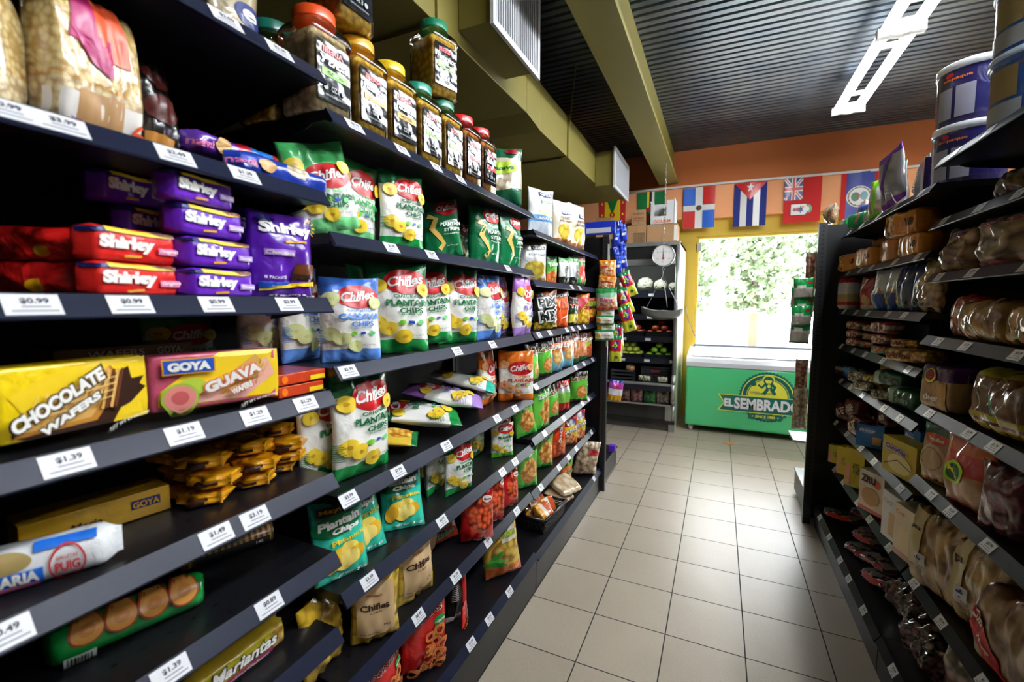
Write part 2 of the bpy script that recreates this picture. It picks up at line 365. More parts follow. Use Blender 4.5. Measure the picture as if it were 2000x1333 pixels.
def chifles(col,dcol,sub,main,ink1,ink2,chip='chip',chipd='chipd',top=.80,spots4=True):
    b=[(0,INK[col]),(.15,INK['white']),(top,INK[dcol])]
    a=[('O','logo','red',.12,top-.01,.34,.20),('T','logo','white','Chifles',.12,top,.56,.11,6,.35,.03),('S','logo','white',[(-.12,top-.075),(.12,top-.06),(.34,top-.05)],.018),
       ('T','lettering',ink1,sub,.14,top-.175,.46,.035,0,0,.02),('T','lettering',ink2,main,.12,top-.25,.66,.072,0,0,.045),('T','lettering',ink2,'CHIPS',.16,top-.335,.36,.06,0,0,.03),('T','lettering',ink1,'PLATANITOS',.16,top-.38,.3,.018),
       ('O','lettering','lgreen',.02,.335,.05,.035),('R','lettering','blue',.12,.32,.2,.35),('O','lettering','pgreen',.3,.335,.05,.035),('T','lettering','grey','NET WT 16 OZ',.2,.2,.3,.016)]
    for x,y,r,q in ((-.3,.74,.13,.11),(-.31,.34,.12,.11),(-.16,.28,.13,.10),(.05,.19,.12,.10),(.36,.69,.09,.10)):
        a+=[('O','chip_print',chip,x,y,r,q),('O','chip_print',chipd,x,y,r*.3,q*.25)]
    for k in range(9): a.append(('R','lettering',ink2,-.47,.38-.018*k,-.40+.02*(k%3),.386-.018*k))
    return b,a
def generic(txt,c,c2='white',y=.72,wd=.8,ht=.13,rot=10,extra=()):
    return [('T','lettering',c2,txt,.0,y-.008,wd*1.04,ht*1.12,rot,.1,.07),('T','lettering',c,txt,.0,y,wd,ht,rot,.1,.03)]+list(extra)
K={}
def kind(k,name,desc,cat,shape,size,m,art=(),**kw): K[k]=dict(name=name,desc=desc,cat=cat,shape=shape,size=size,mat=m,art=art,kw=kw)
def KS(k): return KD[k]
B=lambda k,name,desc,cat,shape,bands,art=(),wavy=.015,spots=(),rough=.3,coat=.4,bump=.4,bscale=20,axis='v',allover=None,metal=0,**kw: kind(k,name,desc,cat,shape,KS(k),film('film_'+k,[(p,INK.get(c,c)) for p,c in bands],axis,wavy,spots,rough,coat,bump,bscale,metal,allover),art,**kw)
CH=('#8a5a10','#e8b838'); BR=('#4c2f14','#c08f52'); 
for k,(n,d,col,dcol,sub,main,i1,i2,c1,c2,top) in dict(
  plant_g=('chip_bag','green-topped white plantain chip bag','green','dgreen','ORIGINAL','PLANTAIN','dgreen','dgreen','chip','chipd',.80),
  plant_lean=('chip_bag','pale green chip bag leaning left','pgreen','#4cc46a','NO SALT','PLANTAIN','pgreen','dgreen','chip','chipd',.62),
  plant_mid=('chip_bag','pale green no-salt chip bag','pgreen','#3f9a4e','NO SALT','PLANTAIN','pgreen','green','chip','chipd',.72),
  plant_l=('chip_bag','small lime-edged chip bag','#6fdc3a','#dfe6c8','ORIGINAL','PLANTAIN','green','dgreen','chip','chipd',.85),
  cassava_b=('chip_bag','blue-edged cassava chip bag','#5d93e6','#3e74cf','ORIGINAL','CASSAVA','lblue','#4a86d8','#d8dc9a','#c8cc80',.78),
  plant_p=('chip_bag','lilac-edged plantain chip bag','lpurple','#b173cf','MADURO','PLANTAIN','lpurple','#8d6fc0','chip','chipd',.72),
  plant_o=('chip_bag','orange-topped sweet plantain chip bag','orange','#e8751c','SWEET','PLANTAIN','orange','dorange','#f0b080','#d97a3a',.68)).items():
    if col[0]=='#': INK['x'+k]=col; col='x'+k
    if dcol[0]=='#': INK['y'+k]=dcol; dcol='y'+k
    bb,aa=chifles(col,dcol,sub,main,i1,i2,c1,c2,top)
    kind(k,n,d,'chip bag','bag',KS(k),film('film_'+k,bb,'v',.012),aa)
B('strips_g','chip_bag','dark green plantain strips bag','chip bag','bag',[(0,'#0c7a46'),(.5,'#0b6b3c')],
  [('O','logo','red',.16,.84,.3,.17),('T','logo','white','Chifles',.16,.85,.5,.09,6,.35,.03),('S','chip_print','#f0c060',[(-.3,.72),(-.12,.66),(-.24,.5),(-.1,.36),(.0,.24),(-.12,.14)],.11),
   ('T','lettering','white','PLANTAIN',.2,.56,.5,.06,0,0,.03),('T','lettering','white','STRIPS',.22,.47,.4,.055,0,0,.03),('T','lettering','white','PLATANITOS',.2,.4,.35,.02),('T','lettering','white','NET WT',.2,.2,.25,.02)])
B('teal','chip_bag','teal plantain chip bag','chip bag','bag',[(0,'#2fc7a9'),(.62,'#1ba58b'),(.8,'#0b7f73')],
  [('O','lettering','dgreen',-.05,.7,.42,.2,8),('R','lettering','dbrown',-.38,.82,.18,.92),('T','lettering','gold','Mayte',-.1,.87,.45,.06),('T','lettering','white','Plantain',-.02,.73,.72,.1,6,.1,.05),('T','lettering','white','Chips',.06,.62,.48,.09,6,.1,.05),
   ('T','lettering','yellow','Platanitos',.1,.5,.6,.06,6),('T','lettering','white','NET WT 3 OZ',.1,.07,.6,.03)]+[('O','chip_print',c,x,y,.17,.13,r) for x,y,r,c in ((-.12,.32,20,'#f2c83a'),(.1,.36,-10,'#f7d860'),(.2,.28,30,'#eeb92c'),(-.05,.22,-20,'#f7d860'),(-.24,.24,60,'#e8ac28'),(.08,.26,0,'#f9df78'))])
B('kraft','chip_bag','clear banana chip bag with tan label','chip bag','bag',[(0,'#d8b030'),(.99,'#c8a030')],
  [('R','lettering','kraft',-.36,.16,.36,.93),('T','lettering','dorange','Plantain',-.03,.76,.3,.035),('T','lettering','dbrown','Chifles',-.02,.6,.56,.09,0,0,.03),('T','lettering','dbrown','CHIPS',.0,.52,.24,.022),('T','lettering','brown','Net Wt 2 oz',-.12,.22,.35,.02),('T','lettering','dbrown','16z',.2,.32,.14,.035)],allover=('#7a5208','#f4cf48',34),bump=.5,coat=.8,rough=.2)
B('yellow_clear','chip_bag','clear bag of yellow banana chips','chip bag','bag',[(0,'#d8b030'),(.99,'#c8a030')],allover=('#6a4808','#e8bc38',30),bump=.5,coat=.8,rough=.2,rolls=40)
B('red_zam','snack_bag','red and orange fried snack bag','snack bag','bag',[(0,'#e0441c'),(.4,'#f6f0e4'),(.7,'#c42020')],generic('Zambos','green','white',.3,.7,.16),spots=[(.5,.55,.4,.3,'#5a1c08','#b04a1a',60)])
B('red_kid','snack_bag','glossy red snack bag','snack bag','bag',[(0,'#d0151b'),(.92,'#b80f14')],[('O','lettering','white',.28,.86,.13,.09),('T','lettering','dred','diana',.28,.86,.2,.04),('T','lettering','white','NET WT',.1,.08,.4,.03)],spots=[(.62,.55,.42,.34,'#7a1408','#f0683a',55)],coat=.7)
dn=[('T','lettering','white','DONITAS',-.02,.74,.8,.085,12,.1,.09),('T','lettering','dred','DONITAS',-.02,.74,.76,.07,12,.1,.04),('O','lettering','green',.31,.62,.12,.1),('T','lettering','white','diana',.31,.62,.2,.04,0,.2)]
for x,y,r in ((.28,.5,.11),(.08,.46,.1),(.2,.36,.12),(.33,.3,.11),(.1,.3,.1),(.02,.2,.11),(.24,.2,.12),(.34,.14,.1),(.12,.1,.11),(-.1,.12,.1),(-.28,.1,.09),(.3,.05,.1),(-.02,.36,.08)):
    dn+=[('A','ring_print','#c85418',x,y,r*.5,r*1.08),('A','ring_print','#f2a860',x,y,r*.5,r*.98),('A','ring_print','#e87c30',x,y,r*.62,r*.84)]
B('donitas','snack_bag','red bag of orange ring snacks','snack bag','bag',[(0,'#d8181a'),(.9,'#c41216')],dn,coat=.6)
B('black_curl','snack_bag','black bag turned sideways with red edge','snack bag','bag',[(0,'#f0d8d8'),(.14,'#120c0c'),(.93,'#d8761c')],[('R','lettering','red',.2,.14,.47,.8),('R','lettering','orange',.1,.78,.47,.97)]+[('R','lettering','white',-.3,.75-.035*i,-.3+.2+.06*((i*7)%4)/4,.762-.035*i) for i in range(9)],axis='v')
B('strips_y','snack_bag','orange-bottomed clear bag of strips','snack bag','bag',[(0,'#f0771c'),(.22,'#e8c040'),(.8,'#d83018'),(.84,'#e6b63a')],
  [('R','lettering','#e8e2cc',.02,.66,.42,1.0),('T','lettering','dgreen','Platanitos',.2,.93,.34,.04),('T','lettering','#8a7a10','STRIPS',.22,.78,.36,.1,0,0,.09),('T','lettering','lime','STRIPS',.22,.78,.33,.08,0,0,.04),('O','leaf_print','#3fae3a',-.2,.42,.26,.07,35),('O','leaf_print','#5cc64a',-.22,.35,.26,.06,10),('O','leaf_print','#2f9a34',-.16,.3,.24,.06,-15),('T','lettering','white','NET WT',.25,.14,.3,.03,10)],
  spots=[(.6,.5,.4,.22,'#9a6a10','#f0cc58',30)],coat=.8,bump=.4)
GO=lambda x,y,wd=.5,ht=.085:[('R','logo','navy',x-wd/2,y-ht/2,x+wd/2,y+ht/2),('T','logo','white','GOYA',x,y,wd*.88,ht*.7,0,0,.06)]
B('goya_pic','chip_bag','white and blue cassava chip bag','chip bag','bag',[(0,'#c4ccd6'),(.3,'#5aa0dc'),(.44,'#eef0ee'),(.93,'#dfe6da')],GO(.1,.88)+[('T','lettering','#7fae8a','pic',.1,.74,.4,.1),('T','lettering','white','UNSALTED',.05,.37,.6,.06)],spots=[(.6,.52,.3,.1,'#c8b878','#f0e6b8',30)])
B('goya_swe','chip_bag','cream sweet plantain chip bag','chip bag','bag',[(0,'#a8683a'),(.1,'#efe6cc'),(.8,'#e8e4da')],GO(.1,.72)+[('T','lettering','brown','sweet',.0,.6,.45,.06),('T','lettering','brown','plantain',.05,.52,.6,.07)],spots=[(.55,.28,.34,.18,'#b89018','#ecd050',24)])
B('goya_sil','chip_bag','silver-white chip bag','chip bag','bag',[(0,'#c8a070'),(.1,'#e6e6e4'),(.9,'#8c8c60')],GO(.15,.84)+[('T','lettering','grey','plantain',.1,.68,.6,.08)],spots=[(.55,.3,.4,.22,'#a88a20','#e8d05a',24)],metal=.2)
B('gen_go','snack_bag','small green and orange snack bag','snack bag','bag',[(0,'#e8702a'),(.4,'#58b03a'),(.8,'#1c5a24')],generic('Toztecas','white','dgreen'),spots=[(.5,.3,.4,.2,'#a84a10','#f09040',50)])
B('gen_wb','snack_bag','white and black snack bag','snack bag','bag',[(0,'#1a1c1e'),(.3,'#e4e6e4'),(.82,'#3a8a3c')],generic('SLUGGER','black','white',.5,.7,.1,80),spots=[(.5,.16,.3,.1,'#101010','#909488',60)])
B('gen_wr','snack_bag','green snack bag with red peppers','snack bag','bag',[(0,'#3c4a3c'),(.12,'#2f9a44'),(.8,'#e9e6e0')],generic('HERB','red','white',.86,.6,.1,0),spots=[(.6,.45,.36,.3,'#a81a14','#e8503c',28)])
px=[('T','lettering','white','PIX',.02,.7,.8,.27,6,0,.08),('T','lettering','black','PIX',.02,.7,.72,.21,6,0,.03),('T','lettering','white','MIX',.06,.36,.85,.3,6,0,.08),('T','lettering','black','MIX',.06,.36,.76,.23,6,0,.03)]
B('pix_mix','snack_bag','black bag with big white letters','snack bag','bag',[(0,'#1a1a14'),(.08,'#e8c030'),(.13,'#14120c'),(.9,'#5a2e14')],px,spots=[(.3,.1,.5,.12,'#1c5a1c','#e8b020',40),(.4,.95,.6,.1,'#2a1c0c','#c86a20',40)])
B('ranch','snack_bag','plain orange chip bag','snack bag','bag',[(0,'#e8571a'),(.88,'#b8400e')],[('T','lettering','black','RANCHAIN',.05,.85,.85,.11,6,0,.09),('T','lettering','white','RANCHAIN',.05,.855,.8,.085,6,0,.03),('P','lettering','white',[(-.1,.22),(.3,.3),(.24,.33),(.12,.3)]),('T','lettering','dred','PICANTE',.05,.5,.5,.05)],spots=[(.45,.62,.4,.16,'#c03a0c','#f07a2c',40)])
B('gen_dk','snack_bag','dark green and yellow snack bag','snack bag','bag',[(0,'#101c10'),(.12,'#e0d040'),(.4,'#16381a'),(.8,'#300c0c')],generic('TAKI','red','white'),spots=[(.6,.2,.3,.15,'#7a5a10','#f0e080',40)])
B('gen_py','snack_bag','pink and yellow wavy snack bag','snack bag','bag',[(0,'#c89018'),(.45,'#c03a4a'),(.85,'#e0781c')],generic('RANCHITOS','yellow','dred',.6,.8,.1,40),spots=[(.5,.25,.35,.24,'#b07808','#f2cc40',40)])
B('gen_gr','snack_bag','maroon and lime chip bag','snack bag','bag',[(0,'#5a0c10'),(.4,'#48100c'),(.66,'#a8b830'),(.85,'#c0341a')],generic('RUFLES','lime','dgreen',.75),spots=[(.5,.4,.42,.17,'#8a5008','#f0a830',36)])
B('zam_g','snack_bag','lime green tortilla snack bag','snack bag','bag',[(0,'#4a3a30'),(.1,'#63c83c'),(.84,'#2a1210')],generic('Zambos','dred','white',.8),spots=[(.65,.35,.3,.2,'#c86a20','#f6c27a',44)])
B('gen_bo','snack_bag','light blue and orange snack bag','snack bag','bag',[(0,'#7cc4e0'),(.5,'#f08a54'),(.8,'#4a1c14')],generic('Zambos','white','dorange',.72),spots=[(.5,.42,.3,.2,'#c88a30','#fae0a0',40)])
B('gen_go2','snack_bag','peach and dark green snack bag','snack bag','bag',[(0,'#125c34'),(.18,'#e88c58'),(.75,'#5a1420')],generic('Zambos','white','dred',.8),spots=[(.5,.45,.35,.26,'#b86a34','#f2b480',44)])
B('gen_ap','snack_bag','green snack bag with red letters','snack bag','bag',[(0,'#125c34'),(.18,'#a8c83a'),(.8,'#4a1a14')],generic('Zambos','white','dred',.74),spots=[(.6,.3,.36,.25,'#a02a14','#e87a44',44)])
B('zam_t','snack_bag','bright green transparent snack bag','snack bag','bag',[(0,'#3fbf3c'),(.14,'#72d04a'),(.9,'#3a6a30')],generic('Zambos','white','green',.84,.6,.1),spots=[(.62,.45,.36,.3,'#b8681c','#f4c474',44)],coat=.7,bump=.4)
B('gen_rg','snack_bag','red, silver and green snack bag','snack bag','bag',[(0,'#c01c20'),(.3,'#7ac44a'),(.62,'#b4b8b6'),(.78,'#d0201c')],generic('NUEVO','white','dred',.86,.6,.1),metal=.1)
B('gen_bl','snack_bag','small blue snack bag','snack bag','bag',[(0,'#2448b0'),(.9,'#c02030')],generic('TIKI','white','navy',.6))
B('red_curl','snack_bag','orange-red curl snack bag','snack bag','bag',[(0,'#e04a1c'),(.5,'#d83a18'),(.9,'#fa9a2c')],generic('OCHOS','white','dred',.7,.7,.12,70),spots=[(.5,.35,.4,.3,'#a8300c','#f0803a',50)])
B('gen_yr','snack_bag','yellow and red popped snack bag','snack bag','bag',[(0,'#e0641c'),(.3,'#f2d02c'),(.7,'#b81c1c')],generic('YAPAS','white','blue',.55),spots=[(.45,.25,.36,.2,'#c03c14','#fad890',44),(.6,.82,.3,.12,'#1c3a9a','#f4f0e0',30)])
B('gen_pk','snack_bag','pink and green candy bag','snack bag','bag',[(0,'#4aae3c'),(.3,'#e0788a'),(.8,'#c02a44')],spots=[(.5,.5,.4,.3,'#c83c60','#f4c0b0',44)])
B('rosq','snack_bag','clear bag of tan ring biscuits','snack bag','bag',[(0,'#c82a30'),(.06,'#d8c0a0'),(.99,'#c8b090')],[('O','lettering','red',.2,.7,.2,.12)],allover=('#7a5a3a','#e8d4b4',34),bump=.6,coat=.9,rough=.15,rolls=34)
B('gen_zig','snack_bag','orange crisp snack bag','snack bag','bag',[(0,'#f0e8d4'),(.4,'#f07a30'),(.75,'#6fae3a')],generic('ZIGZAG','green','white',.55),spots=[(.5,.4,.3,.2,'#c84a14','#f8b070',44)])
# near left bay
B('clear_snack','cookie_pack','clear snack pack with blue logo','snack','bag',[(0,'#c8b890'),(.3,'#a89878'),(.9,'#dcd6cc')],[('O','lettering','navy',.2,.45,.3,.2),('T','lettering','white','e',.2,.45,.3,.14)],coat=.9,bump=.4)
cc=[('R','lettering','#b01865',-.32,.62,.05,1.0,.1),('R','lettering','#e2572c',.0,.55,.3,1.0,-.08),('P','lettering','#b01865',[(-.3,.7),(-.1,.5),(.08,.42),(.1,.7)]),('R','lettering','#e6dfd8',-.46,.0,.46,.26),('R','lettering','#b58a5c',-.26,.08,.2,.29),('T','lettering','#e2572c','6',.36,.1,.14,.14,0,0,.02),('T','lettering','purple','TORTA DE ARROZ',-.08,.06,.5,.03,-6)]
B('corn_cake','rice_cake_pack','clear pack of corn cakes with magenta print','rice cakes','block',[(0,'#cfc8c0'),(.33,'#d0803c'),(.38,'#d8bc78')],cc,ex=3.2,fin=.1,lump=.06,allover=('#a88448','#e8d49c',70),coat=.9,bump=.5,rough=.2)
B('toast_black','toast_pack','black toast pack with dark red picture','toast','bag',[(0,'#d8d0cc'),(.12,'#e0521c'),(.16,'#16100e')],[('R','lettering','#b87c34',-.2,.03,.3,.28),('O','lettering','#4a1410',.0,.75,.26,.14),('O','lettering','#4a1410',.05,.5,.3,.2)],coat=.9,bump=.4)
def shirley(fl): return [('P','lettering','navy',[(-.5,.9),(-.2,.9),(-.22,.8),(-.48,.78)]),('P','lettering','yellow',[(-.34,.92),(.36,.9),(.37,.82),(.1,.79),(-.32,.82)]),('P','lettering','brown',[(.1,.93),(.4,.92),(.4,.83),(.2,.85)]),
   ('T','lettering','white','Shirley',-.12,.5,.56,.46,0,.05,.07),('P','lettering','gold',[(-.16,.19),(.02,.22),(.02,.16),(-.16,.13)]),('R','lettering','lpurple' if fl=='Chocolate' else 'pink',.2,.3,.42,.5),('T','lettering','white',fl,.31,.4,.2,.13)]
B('red_cookie','cookie_pack','red cookie pack','cookies','block',[(0,'#d8201c'),(.99,'#c81a18')],shirley('Original'),ex=5,fin=.12,lump=.04,wavy=0,coat=.7)
B('purple_cookie','cookie_pack','purple cookie pack','cookies','block',[(0,'#6a22bc'),(.99,'#5a1ca4')],shirley('Chocolate'),ex=5,fin=.1,lump=.04,wavy=0,coat=.7)
pb=[('T','logo','white','Shirley',.03,.8,.8,.17,0,.05,.05),('P','lettering','gold',[(-.05,.675),(.3,.69),(.3,.66),(-.05,.645)]),('R','lettering','lpurple',-.32,.5,.1,.57),('T','lettering','white','Chocolate',-.11,.535,.38,.045),
 ('R','cookie_print','brown',.08,.28,.42,.42,.05),('R','cookie_print','dbrown',.06,.24,.4,.3,.03),('P','lettering','yellow',[(-.4,.1),(.45,.16),(.45,.22),(-.38,.14)]),('P','lettering','blue',[(-.4,.12),(0,.17),(0,.2),(-.4,.2)]),('T','lettering','white','8 PACKETS',-.2,.25,.28,.03),('T','lettering','white','NET WEIGHT PESO NETO 356g',.1,.05,.7,.02),('O','lettering','navy',-.26,.9,.13,.045)]
pb+=[('S','lettering','gold',[(.36+cos(RAD(t))*.07,.86+sin(RAD(t))*.06),(.36+cos(RAD(t))*.13,.86+sin(RAD(t))*.11)],.018) for t in range(-60,200,32)]
B('purple_bag','cookie_bag','upright purple cookie bag','cookies','bag',[(0,'#5a1ca6'),(.99,'#6a24bc')],pb,coat=.7,pinch=.02)
def wafer(logo,l1,top,bg2,c1,c2,goya,fruit):
    a=[('P','lettering','yellow',[(-.5,.0),(.49,.0),(.49,.99),(.02,.99),(-.12,.85),(-.5,.22)])] if goya else [('P','lettering','yellow',[(-.3,.2),(-.42,.62),(-.2,.85),(.1,.98),(.49,.98),(.49,.02),(.2,.02)])]
    if not goya: a+=[('P','lettering','dbrown',[(-.5,.02),(.22,.02),(.3,.3),(.44,.55),(.3,.8),(.1,.5),(-.5,.1)])]
    a+=[('P','wafer_print','waferd',[(-.42,.06),(.1,.1),(.3,.62),(.22,.9),(-.28,.3)]) ,('P','wafer_print','wafer',[(-.4,.12),(.06,.16),(.27,.66),(.2,.88),(-.3,.34)])] if not goya else [('P','wafer_print','#f0b0a0',[(-.25,.1),(.2,.08),(.46,.5),(.4,.85),(.2,.6),(-.2,.25)]),('P','wafer_print','wafer',[(.0,.2),(.2,.2),(.38,.7),(.3,.92),(.1,.6)])]
    for i in range(7): a.append(('S','wafer_print','waferd',[(-.26+.09*i if not goya else .02+.045*i,.2+.02*i),(-.2+.09*i if not goya else .1+.04*i,.34+.08*i)],.008))
    if not goya:
        a+=[('P','wafer_print','dbrown',[(.22,.2),(.34,.28),(.47,.5),(.42,.56),(.46,.68),(.36,.66),(.34,.86),(.26,.8),(.18,.4)])]
        for i in range(4): a.append(('S','wafer_print',('wafer','brown')[i%2],[(.13+.03*i,.26),(.2+.03*i,.84)],.022))
    for i in range(9):
        x=(-.34+.055*i) if not goya else (.04+.04*i); y=.3 if not goya else .36
        a.append(('S','wafer_print','#f0d080',[(x,y+.02*i),(x+.07,y+.3+.02*i)],.006))
    for i in range(4): a.append(('S','wafer_print','#f0d080',[((-.3 if not goya else .06)+.02*i,.3+.09*i),((.2 if not goya else .34)+.01*i,.44+.1*i)],.006))
    if goya:
        a+=[('R','logo','gold',-.4,.66,-.03,.93,.0),('R','logo','blue',-.39,.68,-.04,.91),('T','logo','white','GOYA',-.215,.795,.3,.16,0,0,.07),('O','fruit_print','#b8cc40',-.2,.42,.1,.075),('O','fruit_print','#9cb83a',-.29,.24,.13,.12),('O','fruit_print','#e08a80',-.29,.24,.11,.10),('O','fruit_print','#c85a5a',-.29,.24,.06,.055)]
    a+=[('T','lettering',c2,l1,-.16 if not goya else .10,.52,.66 if not goya else .48,.24,25 if not goya else 20,.05,.12),('T','lettering','white',l1,-.16 if not goya else .10,.52,.63 if not goya else .46,.2,25 if not goya else 20,.05,.06),
        ('T','lettering',c2,'WAFERS',-.1 if not goya else .16,.3,.44 if not goya else .2,.15,25 if not goya else 20,.05,.12),('T','lettering','white','WAFERS',-.1 if not goya else .16,.3,.42 if not goya else .18,.12,25 if not goya else 20,.05,.06),('T','lettering','white','NET WT 4.9 OZ (140g)',.3,.06,.3,.035,8)]
    return a
B('choco_wafer','wafer_box','yellow chocolate wafer box','wafers','block',[(0,'#f2cf10'),(.3,'#f2cf10')],wafer('','CHOCOLATE',0,0,'white','dbrown',False,False),ex=14,fin=.012,lump=.004,kz=.96,wavy=0)
B('guava_wafer','wafer_box','pink and yellow guava wafer box','wafers','block',[(0,'#c2506c'),(.3,'#c2506c')],wafer('','GUAVA',0,0,'white','#e0705a',True,True),ex=14,fin=.012,lump=.004,kz=.96,wavy=0)
B('or_choc','chocolate_box','small flat orange chocolate box','chocolate','box',[(0,'#c8401c'),(.99,'#a83418')],[('O','lettering','orange',-.38,.5,.06,.09),('R','lettering','yellow',.15,.12,.48,.55)],wavy=0)
B('maria','biscuit_pack','blue and white biscuit pack','biscuits','block',[(0,'#e8eaee'),(.52,'#eceef0')],[('R','lettering','#1f6fd8',-.5,.02,.08,.5),('O','lettering','#a89058',-.1,.72,.13,.05),('T','lettering','white','MARIA',-.06,.36,.24,.26,0,0,.05),('R','lettering','pink',-.16,.1,.06,.2),('R','lettering','#1f6fd8',.04,.84,.36,.98),('A','lettering','red',.2,.46,.085,.095),('T','lettering','red','PUIG',.2,.4,.13,.22,0,0,.04),('T','lettering','red','GALLETAS',.2,.62,.11,.08)],axis='v',ex=2.6,fin=.16,lump=.03,wavy=0)
rl=[('O','biscuit_print',c,-.28+.2*i,.78,.105-.004*k,.09-.004*k,10) for i in range(4) for k,c in ((0,'#b8401c'),(3,'#e8a04c'),(14,'#d88a3a'),(22,'#f0b464'))]
B('green_roll','cracker_roll','bright green cracker roll','crackers','block',[(0,'#0f9c40'),(.99,'#0c8a38')],rl+[('R','lettering','#dfe8e2',-.42,.1,-.24,.38)]+[('R','lettering','black',-.4+.018*i,.14,-.4+.018*i+.006+.003*(i%3),.36) for i in range(8)],ex=2,fin=.06,lump=.02,wavy=0,coat=.8)
B('cracker_roll','cracker_roll','clear roll of stacked crackers','crackers','block',[(0,'#c89858')]+[(.04+.032*i,('#7a5020','#d8a868')[i%2]) for i in range(29)],[('R','lettering','#23201e',-.36,.12,.42,.55),('T','lettering','grey','MEXICANAS',-.1,.75,.5,.14),('T','lettering','white','140',.3,.4,.08,.14)],axis='u',ex=2,fin=.05,lump=.01,wavy=0,coat=.9)
B('mariantas','cookie_pack','yellow cookie pack with script lettering','cookies','block',[(0,'#b8a818'),(.3,'#d8c830'),(.9,'#b89828')],[('T','lettering','black','Mariantas',.0,.6,.72,.5,0,.3,.09),('T','lettering','white','Mariantas',.0,.61,.69,.44,0,.3,.03),('R','lettering','magenta',-.3,.1,.3,.3),('T','lettering','white','Cookies/Galletas',0,.2,.5,.13,0,.2,.03)],axis='v',spots=[(.88,.5,.12,.4,'#a87820','#e8c868',60)],ex=3.5,fin=.08,lump=.04,coat=.8)
B('bl_cookie','cookie_pack','blue crinkled cookie pack lying flat','cookies','block',[(0,'#1c3aa4'),(.99,'#18308c')],[('O','lettering','tan',-.22,.55,.08,.07),('T','lettering','pink','naval',-.4,.5,.16,.3)],spots=[(.6,.7,.12,.3,'#8a6a40','#e8dcc0',60)],ex=2.6,fin=.12,lump=.12,coat=.9,bump=.5)
B('pu_cookie','cookie_pack','purple, red and sky-blue cookie pack','cookies','block',[(0,'#5a2a9c'),(.45,'#c01c34'),(.58,'#2a80dc'),(.85,'#c81c28')],[('O','lettering','tan',-.2,.5,.08,.08),('T','lettering','pink','naval',-.38,.4,.16,.3)],axis='u',ex=2.6,fin=.12,lump=.12,coat=.9,bump=.5)
B('yel_pack','cracker_pack','amber cracker pack with folded end','crackers','block',[(0,'#e8a012'),(.99,'#d8920c')],[('R','lettering','dbrown',.3,.3,.42,.6)],ex=3,fin=.2,lump=.2,coat=.8,bump=.9,wavy=0,rolls=30)
B('maria_box','cracker_box','amber biscuit box','crackers','box',[(0,'#c8981c'),(.99,'#c8981c')],[('R','lettering','navy',.2,.4,.42,.75),('T','lettering','gold','GOYA',.31,.57,.2,.24),('T','lettering','dbrown','Maria',-.1,.4,.2,.3)],wavy=0)
B('red_tail','cookie_pack','crumpled red cookie pack end','cookies','bag',[(0,'#c81a18'),(.99,'#a81412')],[('O','lettering','gold',.1,.3,.08,.05)],coat=.8,bump=.8)
# right gondola
B('grain','grain_bag','clear bag of brown grain','grain','bag',[(0,'#9a7850'),(.5,'#a88860'),(.66,'#e8e8ea')],allover=('#5a4024','#b89468',160),coat=.5)
B('gr_pack','biscuit_pack','green biscuit pack','biscuits','block',[(0,'#108a48'),(.99,'#0c7a3e')],[('T','lettering','white','Ducales',.1,.6,.5,.3,70,.2,.05),('T','lettering','red','Ducales',.1,.6,.48,.26,70,.2,.02)],ex=4,fin=.06,lump=.06,coat=.9)
B('bl_pack','biscuit_pack','blue biscuit pack','biscuits','block',[(0,'#1c4ab8'),(.99,'#2a5ed0')],[('S','lettering','white',[(-.3,.3),(0,.5),(.3,.4)],.06),('O','lettering','gold',.3,.2,.05,.05)],ex=4,fin=.06,lump=.06,coat=.9)
B('lime_bag','snack_bag','white bag with lime edges','snack bag','bag',[(0,'#8adc2a'),(.14,'#b0a080'),(.45,'#d8dcd8'),(.8,'#8fe03a')],[('R','lettering','#8fe03a',-.12,.1,.06,.9)])
B('silver_bag','snack_bag','crinkled silver snack bag','snack bag','bag',[(0,'#8a8684'),(.9,'#6a9a8c')],[('R','lettering','grey',-.35,.9-.05*i-.02,.3,.9-.05*i) for i in range(1,12)],metal=.5,bump=.5)
B('purp_bag','snack_bag','silver bag with purple stripe leaning left','snack bag','bag',[(0,'#7a2ab0'),(.1,'#9c98a0'),(.86,'#5a2c90')],[('S','lettering','purple',[(-.1,.02),(-.16,.4),(-.02,.8),(.1,.98)],.1)]+[('R','lettering','grey',-.02,.7-.05*i-.02,.35,.7-.05*i) for i in range(1,11)],metal=.4,bump=.4)
B('purp_box','cracker_box','dark violet cracker box','crackers','box',[(0,'#2c2050'),(.99,'#241a48')],[('T','lettering','grey','CRACKERS',.2,.5,.7,.12,90)],wavy=0)
B('or_pack','biscuit_pack','orange foil biscuit pack','biscuits','block',[(0,'#d88414'),(.99,'#c87410')],[('T','lettering','dbrown','V8',.3,.5,.2,.3,0,.1,.03)],spots=[(.15,.5,.2,.6,'#6a4010','#f0b860',50)],ex=5,fin=.05,lump=.09,coat=.9,bump=.6)
B('wh_red','biscuit_bag','white biscuit pack with red corner','biscuits','block',[(0,'#d8d4cc'),(.14,'#c82a20'),(.24,'#c8a878'),(.48,'#d4d4d4'),(.85,'#a81c20')],ex=4,fin=.06,lump=.05,axis='v')
B('red_bis','biscuit_bag','red biscuit bag with round biscuit','biscuits','bag',[(0,'#c8c0b4'),(.16,'#c02a20'),(.3,'#a8242a')],[('T','lettering','white','Gamesa',.0,.75,.5,.1,80,0,.03),('O','biscuit_print','tan',.15,.3,.24,.22)],bump=.5,coat=.7)
B('bl_chip','biscuit_bag','teal and white biscuit bag','biscuits','bag',[(0,'#1c7ca0'),(.4,'#c8ccd0'),(.9,'#a8b4bc')],[('R','lettering','#1c3a80',-.1,.02,.3,.42),('T','lettering','dred','Craker',-.2,.75,.4,.1,60)],spots=[(.6,.3,.3,.26,'#8a6a28','#e0cc80',40)],bump=.4,coat=.9)
